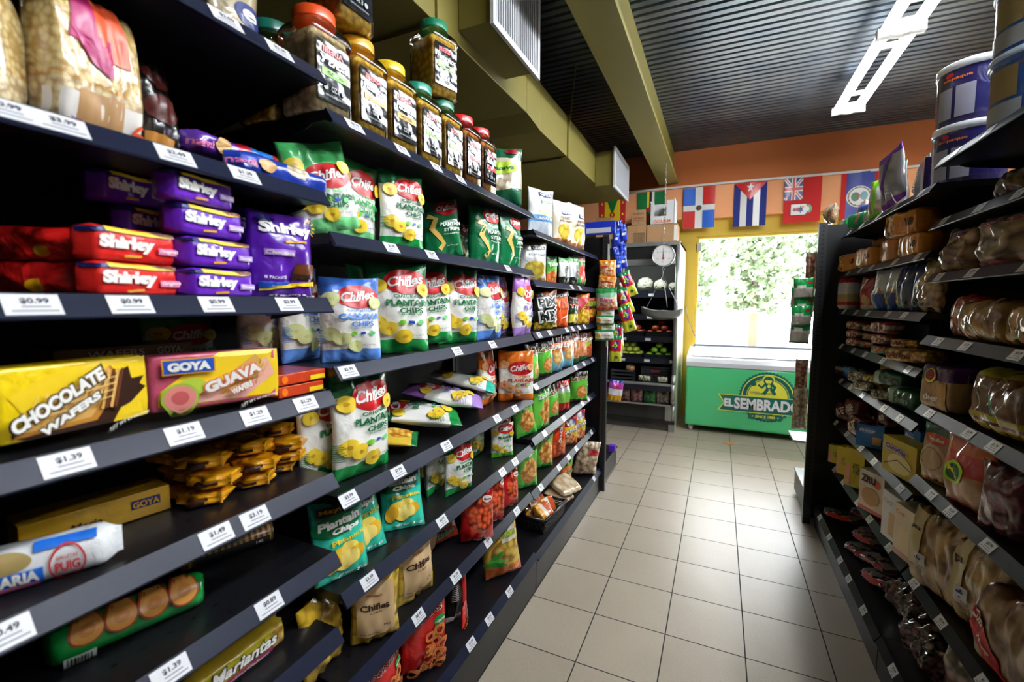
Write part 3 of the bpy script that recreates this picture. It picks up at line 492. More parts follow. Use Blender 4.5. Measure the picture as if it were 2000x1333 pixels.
B('navy','biscuit_bag','navy blue biscuit bag','biscuits','bag',[(0,'#22294a'),(.3,'#14245c'),(.99,'#101c4c')],[('T','lettering','grey','Dux',.1,.2,.4,.14,10,.2),('O','lettering','lblue',.1,.6,.14,.1)],bump=.4,coat=.9)
B('bread_gold','bread_bag','clear glossy bag of golden rolls','bread','bag',[(0,'#2a2850'),(.2,'#b08a50')],allover=('#5a4020','#c8a060',40),bump=.8,coat=1,rough=.12,rolls=26)
B('sm_mix','candy_pack','small brown and red sweet pack','sweets','block',[(0,'#7a4a34'),(.4,'#c4b4a8'),(.7,'#a83c2c')],spots=[(.5,.5,.4,.4,'#5a1c18','#e0b8a0',70)],ex=3,fin=.08,lump=.1,coat=.9,bump=.6)
B('sm_grn','candy_pack','small green sweet pack','sweets','block',[(0,'#6ab080'),(.4,'#4a8a50'),(.8,'#c86a4c')],spots=[(.5,.6,.3,.4,'#a83020','#d8a070',70)],ex=3,fin=.08,lump=.1,coat=.9,bump=.6)
B('gold_pk','bread_pack','long golden bread pack','bread','block',[(0,'#c88a1c'),(.99,'#b87a14')],[('T','lettering','brown','Alina',-.1,.5,.5,.4,0,.2)],allover=('#6a400c','#e8b040',60),ex=3,fin=.06,lump=.1,coat=.9,bump=.6)
B('sm_dark','candy_pack','dark checked candy pack','sweets','block',[(0,'#3a3028'),(.5,'#a09888'),(.8,'#2a221c')],ex=4,fin=.06,lump=.1,coat=.8,bump=.5)
B('sm_blue','candy_pack','tiny blue candy pack','sweets','block',[(0,'#2850b8'),(.5,'#4aa0d8')],ex=4,fin=.06,lump=.1,coat=.8)
B('clear_pk','candy_pack','clear crinkled pack of pale biscuits','biscuits','block',[(0,'#a8a080'),(.99,'#c8c4a8')],allover=('#4a4430','#d8d4b8',90),ex=3,fin=.08,lump=.15,coat=1,bump=.8,rough=.12)
B('yel_pk','biscuit_pack','small mustard-yellow pack','biscuits','block',[(0,'#b89428'),(.99,'#c8a838')],allover=('#6a5010','#d8bc50',70),ex=3,fin=.08,lump=.12,coat=.9,bump=.6)
B('grn_pk','biscuit_pack','long green pack with silver end','biscuits','block',[(0,'#a8c8b0'),(.25,'#14603c'),(.99,'#0f5434')],[('T','lettering','grey','Saltin',.1,.5,.5,.3)],axis='u',ex=3.5,fin=.06,lump=.1,coat=.9,bump=.6)
B('sm_red','biscuit_pack','dark red biscuit pack','biscuits','block',[(0,'#8a5c44'),(.35,'#5a1c18'),(.9,'#7a2a20')],[('T','lettering','cream','NORE',.0,.55,.5,.4,20)],ex=4,fin=.07,lump=.1,coat=.9,bump=.4)
B('bl_box','cracker_box','blue cracker box','crackers','box',[(0,'#1c6aa8'),(.99,'#1858a0')],[('T','lettering','white','Ritz',-.1,.75,.6,.12,0,.2,.03),('O','lettering','lblue',-.1,.75,.3,.15),('R','lettering','tan',.1,.15,.4,.5)],wavy=0)
B('yel_box','cookie_box','wide yellow cookie box','cookies','box',[(0,'#c8b018'),(.99,'#d8c020')],[('T','lettering','white','Quinfina',-.08,.72,.66,.2,-4,.2,.09),('T','lettering','purple','Quinfina',-.08,.72,.62,.16,-4,.2,.04),('O','lettering','#e8d890',.05,.35,.35,.18),('S','lettering','brown',[(-.4,.2),(0,.45),(.4,.3)],.02)],wavy=0)
B('yel_tall','cookie_box','tall yellow cookie box','cookies','box',[(0,'#d0b814'),(.99,'#e0c81c')],[('T','lettering','#6a6a20','GALLETAS',.1,.5,.6,.16,90),('R','lettering','#e89a80',-.4,.02,-.22,.6)],wavy=0)
B('zru','crispbread_box','cream box with three big letters','crispbread','box',[(0,'#c84a34'),(.1,'#e0bca0'),(.5,'#d8ccb4')],[('T','lettering','dbrown','ZRU',-.1,.8,.6,.18,0,0,.05),('O','lettering','dorange',.25,.75,.14,.14),('O','biscuit_print','tan',.0,.4,.35,.3)],wavy=.01)
B('wh_box','crispbread_box','white crispbread box','crispbread','box',[(0,'#c8c8c4'),(.99,'#d4d4d0')],[('R','lettering','tan',-.05,.1,.35,.6),('T','lettering','grey','TOAST',-.1,.8,.6,.1)],wavy=0)
B('cream_box','crispbread_box','cream crispbread box','crispbread','box',[(0,'#b87a5c'),(.12,'#dcc8a0')],[('T','lettering','dorange','Crisp',-.2,.85,.4,.08),('R','lettering','#e8cc98',-.3,.2,.3,.6,.05)],wavy=.01)
B('foil','foil_pack','shiny clear foil sweet pack','sweets','block',[(0,'#9a9aa8'),(.4,'#8a2c24'),(.8,'#b8b0b4')],[('S','lettering','#c02a20',[(-.3,.7),(.1,.6),(.3,.8)],.08)],spots=[(.5,.7,.4,.3,'#4a0c0c','#d0c8d0',50)],ex=2.4,fin=.1,lump=.2,coat=1,bump=.9,rough=.1,metal=.3,rolls=30)
B('dark_foil','foil_pack','crinkled heap-like clear pack of dark sweets','sweets','block',[(0,'#3a2c30'),(.99,'#4a3c40')],allover=('#181014','#8a6a68',70),ex=2.2,fin=.1,lump=.25,coat=1,bump=1,rough=.1,metal=.1,rolls=24)
B('tin_white','cracker_tin','violet cracker tin with white lid','tin','tin',[(0,'#3a3060'),(.12,'#261e5c'),(.8,'#2a2068'),(.87,'#e4e6ea')],[('T','lettering','white','crackers',-.5,.55,.7,.09,90,0,.03),('R','lettering','#9a98a8',-.2,.1,.05,.6),('R','lettering','#9a98a8',.1,.1,.35,.6),('T','lettering','orange','empaque',.1,.72,.4,.05),('O','lettering','red',.0,.8,.06,.04)],wavy=0,coat=.8)
B('tin_blue','cracker_tin','large blue tin with cracker picture','tin','tin',[(0,'#1c4a8c'),(.86,'#2a62b0'),(.9,'#a8b8c8')],[('R','cracker_print','#7a6438',-.3,.35,.05,.78),('O','lettering','dred',.2,.78,.12,.08),('T','lettering','white','Ritz',.2,.78,.16,.06),('R','lettering','grey',-.4,.05,.1,.3)],wavy=0,coat=.8)
B('dark_pack','bread_bag','dark brown pack under top shelf','bread','bag',[(0,'#1c1c30'),(.2,'#3a2418')],allover=('#2a1810','#7a5030',40),coat=.8)
B('fruit_bag','bread_bag','clear bag of rolls with yellow base','bread','bag',[(0,'#b8922c'),(.18,'#a87c58')],[('T','lettering','purple','Rolls',.0,.86,.5,.1)],allover=('#4a2c1c','#b88c64',30),bump=.8,coat=1,rough=.12,rolls=24)
B('rosquilla','bread_bag','wide ring biscuit bag with maroon base','biscuits','bag',[(0,'#8a2030'),(.16,'#a08050'),(.8,'#8a8040')],[('T','lettering','white','ROSQUILLAS',.0,.84,.84,.09,0,0,.08),('T','lettering','dpink','ROSQUILLAS',.0,.84,.8,.075,0,0,.04),('R','lettering','#b86a70',-.35,.03,.25,.12)],allover=('#4a3418','#b89868',28),bump=.7,coat=1,rolls=26)
B('sm_bread','bread_bag','clear two-part pack of red-topped rolls','bread','block',[(0,'#a85030'),(.5,'#c8a888'),(.7,'#a83c28')],ex=3,fin=.08,lump=.1,coat=1,bump=.8,rough=.12)
B('big_bread','bread_bag','large round bread in clear bag','bread','block',[(0,'#1c2c68'),(.15,'#b08444')],allover=('#6a4418','#c89c58',18),ex=2.2,fin=.08,lump=.1,coat=1,bump=.5,rough=.1,rolls=16)
B('deer','bread_bag','sliced bread bag with purple top','bread','block',[(0,'#b8905c'),(.66,'#4c1c60'),(.99,'#3a1450')],[('O','logo','dgreen',-.15,.75,.2,.2),('O','logo','yellow',-.15,.75,.18,.18),('O','logo','dred',-.15,.77,.15,.14),('T','lettering','white','deer',-.05,.28,.5,.14),('R','lettering','tan',.12,.05,.42,.62)],ex=4,fin=.06,lump=.06,coat=1,bump=.5)
B('yel_bread','bread_bag','rounded bread bag with yellow base','bread','block',[(0,'#b8a018'),(.2,'#7a2440'),(.25,'#b0a020'),(.34,'#7a5434'),(.9,'#a89820')],ex=2.4,fin=.08,lump=.12,coat=1,bump=.6,rough=.1,rolls=18)
B('tort_g','tortilla_pack','tortilla pack with green header','tortillas','bag',[(0,'#c8b020'),(.06,'#a83020'),(.1,'#b89468'),(.78,'#145a38')],[('O','lettering','dorange',0,.78,.36,.14),('T','lettering','cream','Tortillas',0,.78,.5,.06),('O','tortilla_print','#c8a880',.0,.45,.36,.36),('A','tortilla_print','#8a6a48',.0,.45,.26,.28)],coat=.9)
B('tort_r','tortilla_pack','orange-red tortilla pack','tortillas','bag',[(0,'#c84030'),(.08,'#b88c5c'),(.5,'#d0301c'),(.78,'#d8641c')],[('O','lettering','lime',-.05,.5,.25,.2,30),('O','lettering','dgreen',-.05,.5,.2,.15,30),('T','lettering','yellow','Maiz',-.05,.5,.3,.08,-20)],coat=.9)
B('maroon','bread_bag','maroon glossy bread bag','bread','bag',[(0,'#5a1420'),(.99,'#48101c')],allover=('#300a10','#7a2030',30),coat=1,bump=.8,rolls=16)
B('ring_bread','bread_bag','clear bag of stacked ring breads','bread','block',[(0,'#a88850'),(.5,'#b89860')],[('R','lettering','#c8b888',-.44,.3,-.2,.96),('T','lettering','dbrown','pan',-.32,.75,.18,.08),('R','lettering','#c8c8d0',-.26,.34,-.08,.48),('T','lettering','navy','*',-.18,.4,.1,.1)],allover=('#5a3c1c','#c8a468',16),ex=2.6,fin=.06,lump=.12,coat=1,bump=.7,rough=.12,rolls=24)
B('red_clear','bread_bag','clear bread bag with red swoosh','bread','block',[(0,'#a87c50'),(.8,'#8a2018')],[('P','lettering','red',[(-.48,.5),(-.4,.7),(-.1,.45),(.1,.1),(-.2,.04)]),('T','lettering','cream','Sin',-.3,.6,.2,.12,-30),('T','lettering','cream','Fibra',-.2,.35,.25,.1,-40),('S','lettering','gold',[(-.45,.45),(-.2,.2),(.05,.05)],.01)],allover=('#5a4028','#c0a070',20),ex=2.4,fin=.08,lump=.1,coat=1,bump=.6,rolls=20)
B('green_net','bread_bag','green-topped pack on the base shelf','bread','bag',[(0,'#a87060'),(.6,'#1c7a48')],allover=('#5a4038','#b09080',40),coat=1,bump=.7)
FIX={163:(0,0,0.008,1),181:(-0.006,-0.042,0,0.94),159:(0.006,0,0.008,1),94:(0,0,0.014,1),95:(0,0,0.014,1),222:(0,0,0.014,1),56:(0,0,0.022,0.97),57:(0,0,0.014,1),59:(0,0,0.014,0.8),219:(0,-0.02,0,1),216:(-0.02,0,0,1),217:(-0.03,0,0,1),213:(-0.012,0,0.002,0.8),215:(-0.03,0.03,0,0.94),220:(0.03,0,0,0.94),211:(0.03,0,0.002,1),269:(0,-0.006,0,1),265:(-0.006,0,0.002,0.74),149:(-0.006,0,0.002,1),150:(0,0,0.002,1),151:(0,0,0.002,1),152:(0,0,0.004,1),153:(0,0,0.004,1),154:(0,0,0.002,1),178:(0,0,0.002,1),88:(-0.006,0,0,1),91:(-0.006,0,0,1),92:(-0.006,0.006,0.002,1),47:(0,0,0.002,1),48:(0,0,0,0.97),52:(0,0,0.014,1),53:(0,0,0.002,1),55:(-0.006,0,0,1),190:(0.012,0,0,1),145:(0,0,0.004,1),147:(0,0,0.004,1),40:(0,0,0,0.9),41:(0,0,0,0.9),42:(0,0,0,0.9),44:(0,0,0,0.85),221:(0,0,0.002,1),82:(0,0,0.008,1),84:(-0.006,0,0,1),85:(-0.012,0,0,1),86:(0,0,0.004,1),87:(-0.006,0,0,1),142:(-0.012,0,0,1),174:(0.006,0,0,1),177:(0.02,0,0,1),35:(0,0.02,0,0.97),36:(0,0,0,0.94),38:(0,0,0.002,1),132:(0,-0.042,0,1),137:(-0.012,0,0.002,1),138:(0,0,0.002,1),76:(-0.006,0,0,1),77:(-0.012,0,0,1),78:(0,0,0.002,1),79:(-0.006,0,0,1),80:(-0.006,0,0,1),81:(-0.012,0,0,1),191:(0,0,0.002,1),194:(0,0,0.002,1),197:(0,0,0.002,0.74),201:(0,-0.042,0,1),135:(0.006,0,0,1),192:(0,0,0.008,1),195:(0,0.006,0.008,1),198:(-0.006,0.006,0,0.9),171:(0,0,0.002,1),172:(0,0,0,0.8),242:(-0.012,0.03,0,1),193:(0,0,0.014,1),196:(0,0.006,0.014,1),199:(0.02,0.006,0,0.94),200:(0,0.006,0,0.9),120:(0,0.042,0,1),123:(0,0,0.002,1),129:(0,0,0.002,1),131:(0,0,0.004,1),237:(0,0.02,0,1),241:(0.045,0,0,1),259:(0,0.042,0,1),202:(0,0,0.002,1),206:(-0.03,-0.02,0.002,0.9),16:(0,0,0.014,1),17:(0,0,0.014,1),122:(0,0,0.004,1),203:(0.012,0,0.002,1),236:(0,-0.006,0,1),121:(0,0,0.004,1),25:(-0.006,0,0,1),27:(0,0,0.004,1),28:(0,0,0.008,0.94),29:(0,0,0,0.97),32:(0.012,0,0,1),34:(0,0.02,0,1),127:(0,0,0.004,1),70:(0,0,0.002,1),71:(-0.006,0,0,1),73:(0,0,0.002,1),74:(-0.006,0,0.002,1),204:(0.012,0,0.002,0.97),258:(0,-0.042,0,1),205:(0.006,0,0.002,1),170:(0,-0.006,0,1),235:(0,0.012,0,1),240:(0,0.006,0,1),234:(0.006,-0.02,0,1),112:(0,-0.02,0,0.97),113:(0.012,-0.02,0,0.9),115:(0,0,0,0.97),119:(0,0.042,0,1),256:(0,0.03,0,1),255:(-0.006,-0.03,0,1),239:(0.012,0.006,0,0.97),10:(0,0,0.002,1),9:(0,0,0.004,1),64:(-0.012,0,0,1),68:(-0.012,0,0,0.97),18:(0,0,0.014,0.85),19:(0,0,0.008,1),21:(0,0,0.014,1),22:(0,0,0,0.94),8:(0.012,0,0.004,0.94),12:(0,0,0.002,1),232:(0,0.006,0,1),105:(0,0,0.002,1),106:(0,0,0.002,1),108:(0,-0.006,0,1),109:(0,-0.006,0,1),111:(0,0,0.002,1),253:(-0.02,0,0,0.97),252:(0.006,-0.006,0,1),1:(0,0,0.002,1),2:(0,-0.006,0.002,1),182:(0.006,0,0,1),107:(0.02,0,0,1),251:(0.012,0,0,1),110:(-0.006,0,0.004,1),183:(-0.012,0,0,1),249:(0,0.03,0,1),62:(0,0,0.002,1),63:(0,0,0.002,1),248:(-0.012,0.012,0,1),247:(0,0.012,0,1),231:(0,0,0.002,1),246:(0,-0.006,0,1),97:(0,0.03,0,0.94),98:(0,0,0.004,1),101:(0,0,0.002,1),103:(-0.045,0,0.002,1),226:(0.045,0,0,1),245:(0.02,0,0,1),99:(0.012,0,0,1),244:(0.03,0.006,0,1),229:(0,0,0.002,1),224:(0.045,0,0.002,1),230:(0,0,0.004,1)}
PROTO={}
def proto(k):
    if k in PROTO: return PROTO[k]
    s=K[k]; w,h,d=s['size']; rnd=random.Random(k); seeds=[rnd.random()*9 for _ in range(2)] if s['shape'] in('bag','block') else [1.0]
    out=[]
    for sd in seeds:
        mb,F=SHAPES[s['shape']](w,h,d,sd,s['mat'],**s['kw']); parts=[]
        body=mb.mesh(s['name'])
        for pn,pm in art_parts(s['art'],w,h,F,base=(.0024 if s['shape']=='bag' else .0012)+.02*s['kw'].get('lump',0)).items():
            pm2=pm.mesh(pn,recalc=False)
            parts.append((pn,pm2))
        out.append((body,parts))
    PROTO[k]=out; return out
PLACED=[]
def place(k,shelf,x,y,z,rz,rx=0,ry=0,sx=1,sz=1,flat=0,label=None,group=None,sy=None):
    pr=proto(k); body,parts=pr[len(PLACED)%len(pr)]
    w,h,d=K[k]['size']
    f=FIX.get(len(PLACED))
    if f: x+=f[0]; y+=f[1]; z+=f[2]; sx*=f[3]; sz*=f[3]; sy=sy*f[3] if sy else None
    o=link(K[k]['name'],body,None,(x,y,z),(RAD(rx),RAD(ry),RAD(rz)))
    o.scale=(sx,sy if sy else sz,sz); o.rotation_mode='XYZ'
    for pn,pm in parts:
        c=bpy.data.objects.new(pn,pm); S.collection.objects.link(c); c.parent=o
    o['category']=K[k]['cat']
    PLACED.append([o,k,shelf,x,y,z,label,group]); return o
BAY={'L1':'near left bay','L2':'middle left bay','L3':'far left bay','R2':'far right bay','R1':'near right bay'}
SHN={'L1':['top','second','third','fourth','fifth','sixth','seventh'],'L2':['top','second','third','fourth','fifth','sixth','bottom'],'L3':['top','second','third','fourth','fifth','sixth','bottom'],
 'R2':['top','second','third','fourth','fifth','sixth','seventh','bottom'],'R1':['top','second','third','fourth','fifth','sixth','seventh','bottom']}
ORD=['first','second','third','fourth','fifth','sixth','seventh','eighth','ninth','tenth','eleventh','twelfth']
def label_all():
    G={}
    for p in PLACED:
        if p[6]: p[0]['label']=p[6]; 
        else: G.setdefault((p[1],p[2]),[]).append(p)
        if p[7]: p[0]['group']=p[7]
    for (k,sh),L in G.items():
        s=K[k]; right=sh[0]=='R'
        loc=f"{SHN[sh[:2]][ord(sh[2])-97]} shelf of {BAY[sh[:2]]}" if sh[:2] in SHN else sh
        cols=[]
        for p in sorted(L,key=lambda p:(-p[4] if right else p[4])):
            for c in cols:
                if abs(c[0][4]-p[4])<.07 and abs(c[0][5]-p[5])>.015 and all(abs(q[5]-p[5])>.015 for q in c): c.append(p); break
            else: cols.append([p])
        for i,c in enumerate(cols):
            c.sort(key=lambda p:p[5])
            for j,p in enumerate(c):
                pre=''
                if len(c)>1: pre=(['lower','upper'] if len(c)==2 else ['lowest','middle','uppermost'] if len(c)==3 else ['lowest','second-lowest','second-highest','uppermost'] if len(c)==4 else ['lowest','second-lowest','central','second-highest','uppermost','crowning'])[j]+' '
                if len(cols)>1: pre+=('leftmost ' if i==0 else 'rightmost ' if i==len(cols)-1 else ORD[i]+'-from-left ')
                p[0]['label']=pre+s['desc']+', '+loc
                if len(L)>1: p[0]['group']=s['desc']+'s, '+loc
TAGS={'L1a': [(-1.38, '$2.09'), (-1.28, '$2.39')], 'L1b': [(-1.65, '$0.99'), (-1.6, '$3.99'), (-1.47, '$2.49'), (-1.36, '$1.29')], 'L1c': [(-1.64, '$0.99'), (-1.54, '$0.99'), (-1.42, '$0.99'), (-1.28, '$2.99')], 'L1d': [(-1.62, '$1.39'), (-1.48, '$1.19'), (-1.36, '$1.29'), (-1.25, '$1.29')], 'L1e': [(-1.69, '$0.49'), (-1.44, '$1.49'), (-1.37, '$3.19')], 'L1f': [(-1.52, '$1.39'), (-1.35, '$0.89')], 'L2a': [(-1.09, ''), (-0.92, ''), (-0.76, ''), (-0.62, '')], 'L2b': [(-0.97, '$2.99'), (-0.79, '$2.99'), (-0.25, '')], 'L2c': [(-1.13, '$2.99'), (-0.65, '$2.99'), (-0.39, '')], 'L2d': [(-1.14, '$3.99'), (-0.96, '$2.99'), (-0.72, ''), (-0.35, ''), (-0.17, '')], 'L2e': [(-1.08, '$3.59'), (-0.75, '$2.99'), (-0.3, ''), (-0.17, '')], 'L2f': [(-0.88, '$0.99'), (-0.67, ''), (-0.43, ''), (-0.15, '')], 'L2g': [(-0.59, '$1.49'), (-0.45, ''), (-0.27, '')], 'L3c': [(0.12, ''), (0.28, ''), (0.58, ''), (0.7, ''), (0.84, ''), (0.98, '')], 'L3d': [(0.08, ''), (0.78, ''), (0.98, ''), (1.22, '')], 'L3e': [(0.21, ''), (0.54, ''), (0.96, ''), (1.11, '')], 'L3f': [(0.16, ''), (0.46, ''), (0.65, ''), (0.82, ''), (1.22, '')], 'L3b': [(0.67, ''), (0.85, '')], 'L3g': [(1.13, '')]}
ITEMS=[
('clear_snack','L1a',-0.073,-1.311,1.8595,88,0,0,0.62,0.62,0),
('corn_cake','L1b',-0.086,-1.537,1.6165,98,0,0,0.63,0.79,0),
('corn_cake','L1b',-0.09,-1.643,1.6165,30,0,0,0.5,0.62,0),
('toast_black','L1b',-0.152,-1.429,1.6165,100,0,0,0.84,0.94,0),
('red_cookie','L1c',-0.047,-1.515,1.4435,100,0,0,0.8,1,0),
('red_cookie','L1c',-0.047,-1.514,1.3945,100,0,0,0.8,1,0),
('red_tail','L1c',-0.124,-1.578,1.4435,30,0,0,0.8,1,0),
('red_tail','L1c',-0.123,-1.583,1.3945,30,0,0,0.8,1,0),
('purple_cookie','L1c',-0.051,-1.418,1.5415,100,0,0,0.95,1,0),
('purple_cookie','L1c',-0.051,-1.4,1.4925,98,0,0,0.95,1,0),
('purple_cookie','L1c',-0.053,-1.385,1.4435,100,0,0,1,1,0),
('purple_cookie','L1c',-0.054,-1.383,1.3945,100,0,0,1,1,0),
('purple_cookie','L1c',-0.137,-1.469,1.5415,100,0,0,0.8,1,0),
('purple_cookie','L1c',-0.137,-1.44,1.4925,100,0,0,0.8,1,0),
('purple_bag','L1c',-0.051,-1.249,1.3945,80,0,0,0.98,0.98,0),
('purple_bag','L1c',-0.122,-1.257,1.3945,98,0,0,0.99,1.05,0),
('choco_wafer','L1d',-0.068,-1.585,1.1945,98,0,0,0.78,0.97,0),
('guava_wafer','L1d',-0.05,-1.395,1.1945,74,0,0,0.93,0.93,0),
('plant_lean','L2b',-0.076,-1.096,1.5365,60,0,-12,0.91,0.91,0),
('plant_mid','L2b',-0.113,-0.994,1.5365,84,0,5,0.86,0.86,0),
('plant_g','L2b',-0.066,-0.846,1.5365,74,0,0,0.79,0.79,0),
('strips_g','L2b',-0.146,-0.507,1.5365,48,0,-8,1.08,1.03,0),
('strips_g','L2b',-0.094,-0.305,1.5365,70,0,0,1.24,1.24,0),
('strips_g','L2b',-0.064,-0.135,1.5365,80,0,0,1.16,1.16,0),
('strips_g','L2b',-0.219,-0.272,1.5365,80,0,0,0.92,0.92,0),
('cassava_b','L2c',-0.051,-1.059,1.2435,56,-4,0,0.76,0.76,0),
('plant_g','L2c',-0.164,-0.898,1.2435,100,0,0,0.83,0.92,0),
('plant_g','L2c',-0.054,-0.884,1.2435,54,-4,0,0.93,0.93,0),
('plant_g','L2c',-0.105,-0.668,1.2435,60,0,-5,1,1,0),
('plant_g','L2c',-0.099,-0.497,1.2435,70,0,0,1.02,1.02,0),
('cassava_b','L2c',-0.073,-0.312,1.2435,86,0,0,0.94,0.94,0),
('plant_p','L2c',-0.115,-0.139,1.2435,94,0,0,0.98,0.98,0),
('plant_p','L2c',-0.054,-0.046,1.2435,88,0,0,0.95,1,0),
('cassava_b','L2c',-0.215,-1.18,1.2435,100,0,0,0.68,0.85,0),
('cassava_b','L2c',-0.168,-1.132,1.2435,100,0,0,0.68,0.85,0),
('plant_g','L2d',-0.132,-1.116,0.9505,100,0,0,0.85,0.85,0),
('plant_g','L2d',-0.061,-1.031,0.9505,84,0,0,1.03,1.03,0),
('plant_o','L2d',-0.142,-0.201,0.9505,96,0,0,0.94,0.9,0),
('plant_o','L2d',-0.056,-0.079,0.9505,30,0,0,0.89,0.85,0),
('plant_g','L2e',-0.058,-0.566,0.7185,72,0,0,0.69,0.69,0),
('plant_g','L2e',-0.192,-0.204,0.7185,92,0,0,0.85,0.85,0),
('plant_g','L2e',-0.142,-0.592,0.7185,100,0,0,0.81,0.85,0),
('plant_g','L2e',-0.222,-0.577,0.7185,100,0,0,0.68,0.85,0),
('plant_l','L2e',-0.081,-0.166,0.7185,46,0,0,0.62,0.62,0),
('teal','L2e',-0.054,-1.109,0.7185,72,-10,0,1.02,1.02,0),
('teal','L2e',-0.082,-1.012,0.7185,74,-18,0,0.92,0.92,0),
('teal','L2e',-0.072,-0.856,0.7185,48,-25,0,0.83,0.83,0),
('kraft','L2f',-0.046,-1.012,0.4895,50,0,0,0.99,0.99,0),
('kraft','L2f',-0.058,-0.827,0.4895,78,0,0,1.14,1.14,0),
('kraft','L2f',-0.157,-0.62,0.4895,100,0,0,0.81,0.85,0),
('yellow_clear','L2f',-0.158,-0.857,0.4895,98,0,0,0.85,0.85,0),
('yellow_clear','L2f',-0.097,-1.135,0.4895,98,0,-6,1.11,1.11,0),
('red_zam','L2f',-0.139,-0.525,0.4895,44,0,-14,0.85,0.85,0),
('red_kid','L2f',-0.046,-0.458,0.4895,44,0,0,1.1,1.1,0),
('red_kid','L2f',-0.057,-0.302,0.4895,76,0,0,1.11,1.11,0),
('red_kid','L2f',-0.053,-0.142,0.4895,72,0,0,0.95,0.95,0),
('donitas','L2g',-0.07,-0.772,0.1965,60,0,0,1.12,1.12,0),
('donitas','L2g',-0.08,-0.948,0.1965,86,0,0,0.94,0.94,0),
('black_curl','L2g',-0.107,-0.515,0.1965,70,0,0,1.15,0.89,0),
('strips_y','L2g',-0.054,-0.207,0.1965,46,0,-8,1.35,1.35,0),
('goya_pic','L3a',-0.081,0.274,1.7225,64,0,0,1.16,1.1,0),
('goya_pic','L3a',-0.154,0.518,1.7225,84,0,0,1.18,1.18,0),
('goya_swe','L3a',-0.066,0.56,1.7225,64,0,0,1.08,1.08,0),
('goya_swe','L3a',-0.065,0.838,1.7225,74,0,0,1.24,1.24,0),
('goya_sil','L3b',-0.076,0.19,1.4935,50,0,0,1.01,1.01,0),
('gen_go','L3b',-0.116,0.542,1.4935,76,0,0,0.97,0.97,0),
('gen_wb','L3b',-0.076,0.646,1.4935,68,0,0,0.97,0.97,0),
('gen_wb','L3b',-0.079,0.834,1.4935,76,0,0,1.12,1.12,0),
('gen_wr','L3b',-0.07,0.973,1.4935,72,0,0,1.22,1.22,0),
('pix_mix','L3c',-0.149,0.249,1.2465,96,0,0,0.98,0.98,0),
('pix_mix','L3c',-0.064,0.308,1.2465,58,0,0,1.02,1.02,0),
('ranch','L3c',-0.081,0.586,1.2465,62,0,0,1.14,1.14,0),
('gen_dk','L3c',-0.078,0.838,1.2465,80,0,0,1.06,1.06,0),
('gen_py','L3c',-0.068,1.028,1.2465,62,0,0,1.18,1.18,0),
('gen_gr','L3c',-0.07,1.234,1.2465,72,0,0,1.18,1.18,0),
('zam_g','L3d',-0.059,0.111,1.0025,82,0,0,0.93,0.93,0),
('zam_g','L3d',-0.067,0.317,1.0025,60,0,0,0.92,0.92,0),
('gen_bo','L3d',-0.062,0.486,1.0025,70,0,0,1.12,1.12,0),
('gen_bo','L3d',-0.071,0.683,1.0025,64,0,0,1.12,1.12,0),
('gen_go2','L3d',-0.069,0.844,1.0025,74,0,0,1.14,1.14,0),
('gen_go2','L3d',-0.068,1.043,1.0025,76,0,0,1.03,1.03,0),
('gen_ap','L3d',-0.069,1.186,1.0025,74,0,0,1.14,1.14,0),
('zam_t','L3e',-0.069,0.08,0.7405,50,0,-12,0.85,0.85,0),
('zam_t','L3e',-0.061,0.246,0.7405,76,0,0,1.04,1.04,0),
('zam_g','L3e',-0.069,0.441,0.7405,68,0,0,0.99,0.99,0),
('gen_rg','L3e',-0.069,0.658,0.7405,66,0,0,0.97,0.97,0),
('zam_g','L3e',-0.062,0.932,0.7405,34,0,0,0.99,0.99,0),
('gen_bl','L3e',-0.059,1.056,0.7405,84,0,0,1.35,1.35,0),
('zam_t','L3f',-0.077,0.096,0.4775,54,0,0,1.01,1.01,0),
('zam_t','L3f',-0.107,0.392,0.4775,52,0,0,1,1,0),
('red_curl','L3f',-0.085,0.594,0.4775,68,0,0,1.09,1.09,0),
('gen_yr','L3f',-0.093,0.83,0.4775,54,0,0,1.19,1.19,0),
('gen_yr','L3f',-0.077,0.951,0.4775,58,0,0,1.29,1.29,0),
('gen_pk','L3f',-0.109,1.045,0.4775,76,0,0,1.35,1.35,0),
('rosq','L3g',-0.065,1.121,0.1765,34,0,8,1.17,1.17,0),
('gen_zig','L3g',-0.146,0.835,0.1765,66,0,8,1.35,1.35,0),
('gen_zig','L3g',-0.218,1.237,0.1765,80,0,0,0.85,0.85,0),
('gr_pack','R2a',1.448,1.474,1.7985,-84,0,0,1.42,1.35,0),
('gr_pack','R2a',1.434,1.169,1.7985,-62,0,0,0.95,0.95,0),
('bl_pack','R2a',1.49,1.215,1.8535,-72,0,0,1.35,1.35,0),
('gr_pack','R2a',1.459,1.051,1.7985,-86,0,0,0.91,0.91,0),
('lime_bag','R2a',1.438,0.875,1.7985,-70,0,0,1.09,1.09,0),
('silver_bag','R2a',1.524,0.93,1.7985,-90,0,0,1.42,1.35,0),
('purp_bag','R2a',1.45,0.541,1.7985,-80,0,-12,1.18,1.18,0),
('silver_bag','R2a',1.518,0.6,1.7985,-96,0,0,1,1.05,0),
('or_pack','R2b',1.447,1.269,1.5705,-74,0,0,1.16,1.16,0),
('or_pack','R2b',1.448,0.956,1.5705,-82,0,0,1.14,1.14,0),
('or_pack','R2b',1.557,1.177,1.6305,-86,0,0,1.42,1.35,0),
('or_pack','R2b',1.495,0.772,1.5705,-96,0,0,1.22,1.35,0),
('or_pack','R2b',1.533,0.575,1.5705,-84,0,0,1.24,1.24,0),
('or_pack','R2b',1.459,0.472,1.6555,-74,0,0,1.21,1.21,0),
('or_pack','R2b',1.448,0.363,1.5705,-84,0,0,0.99,0.99,0),
('wh_red','R2c',1.439,1.371,1.3545,-78,0,0,1.11,1.11,0),
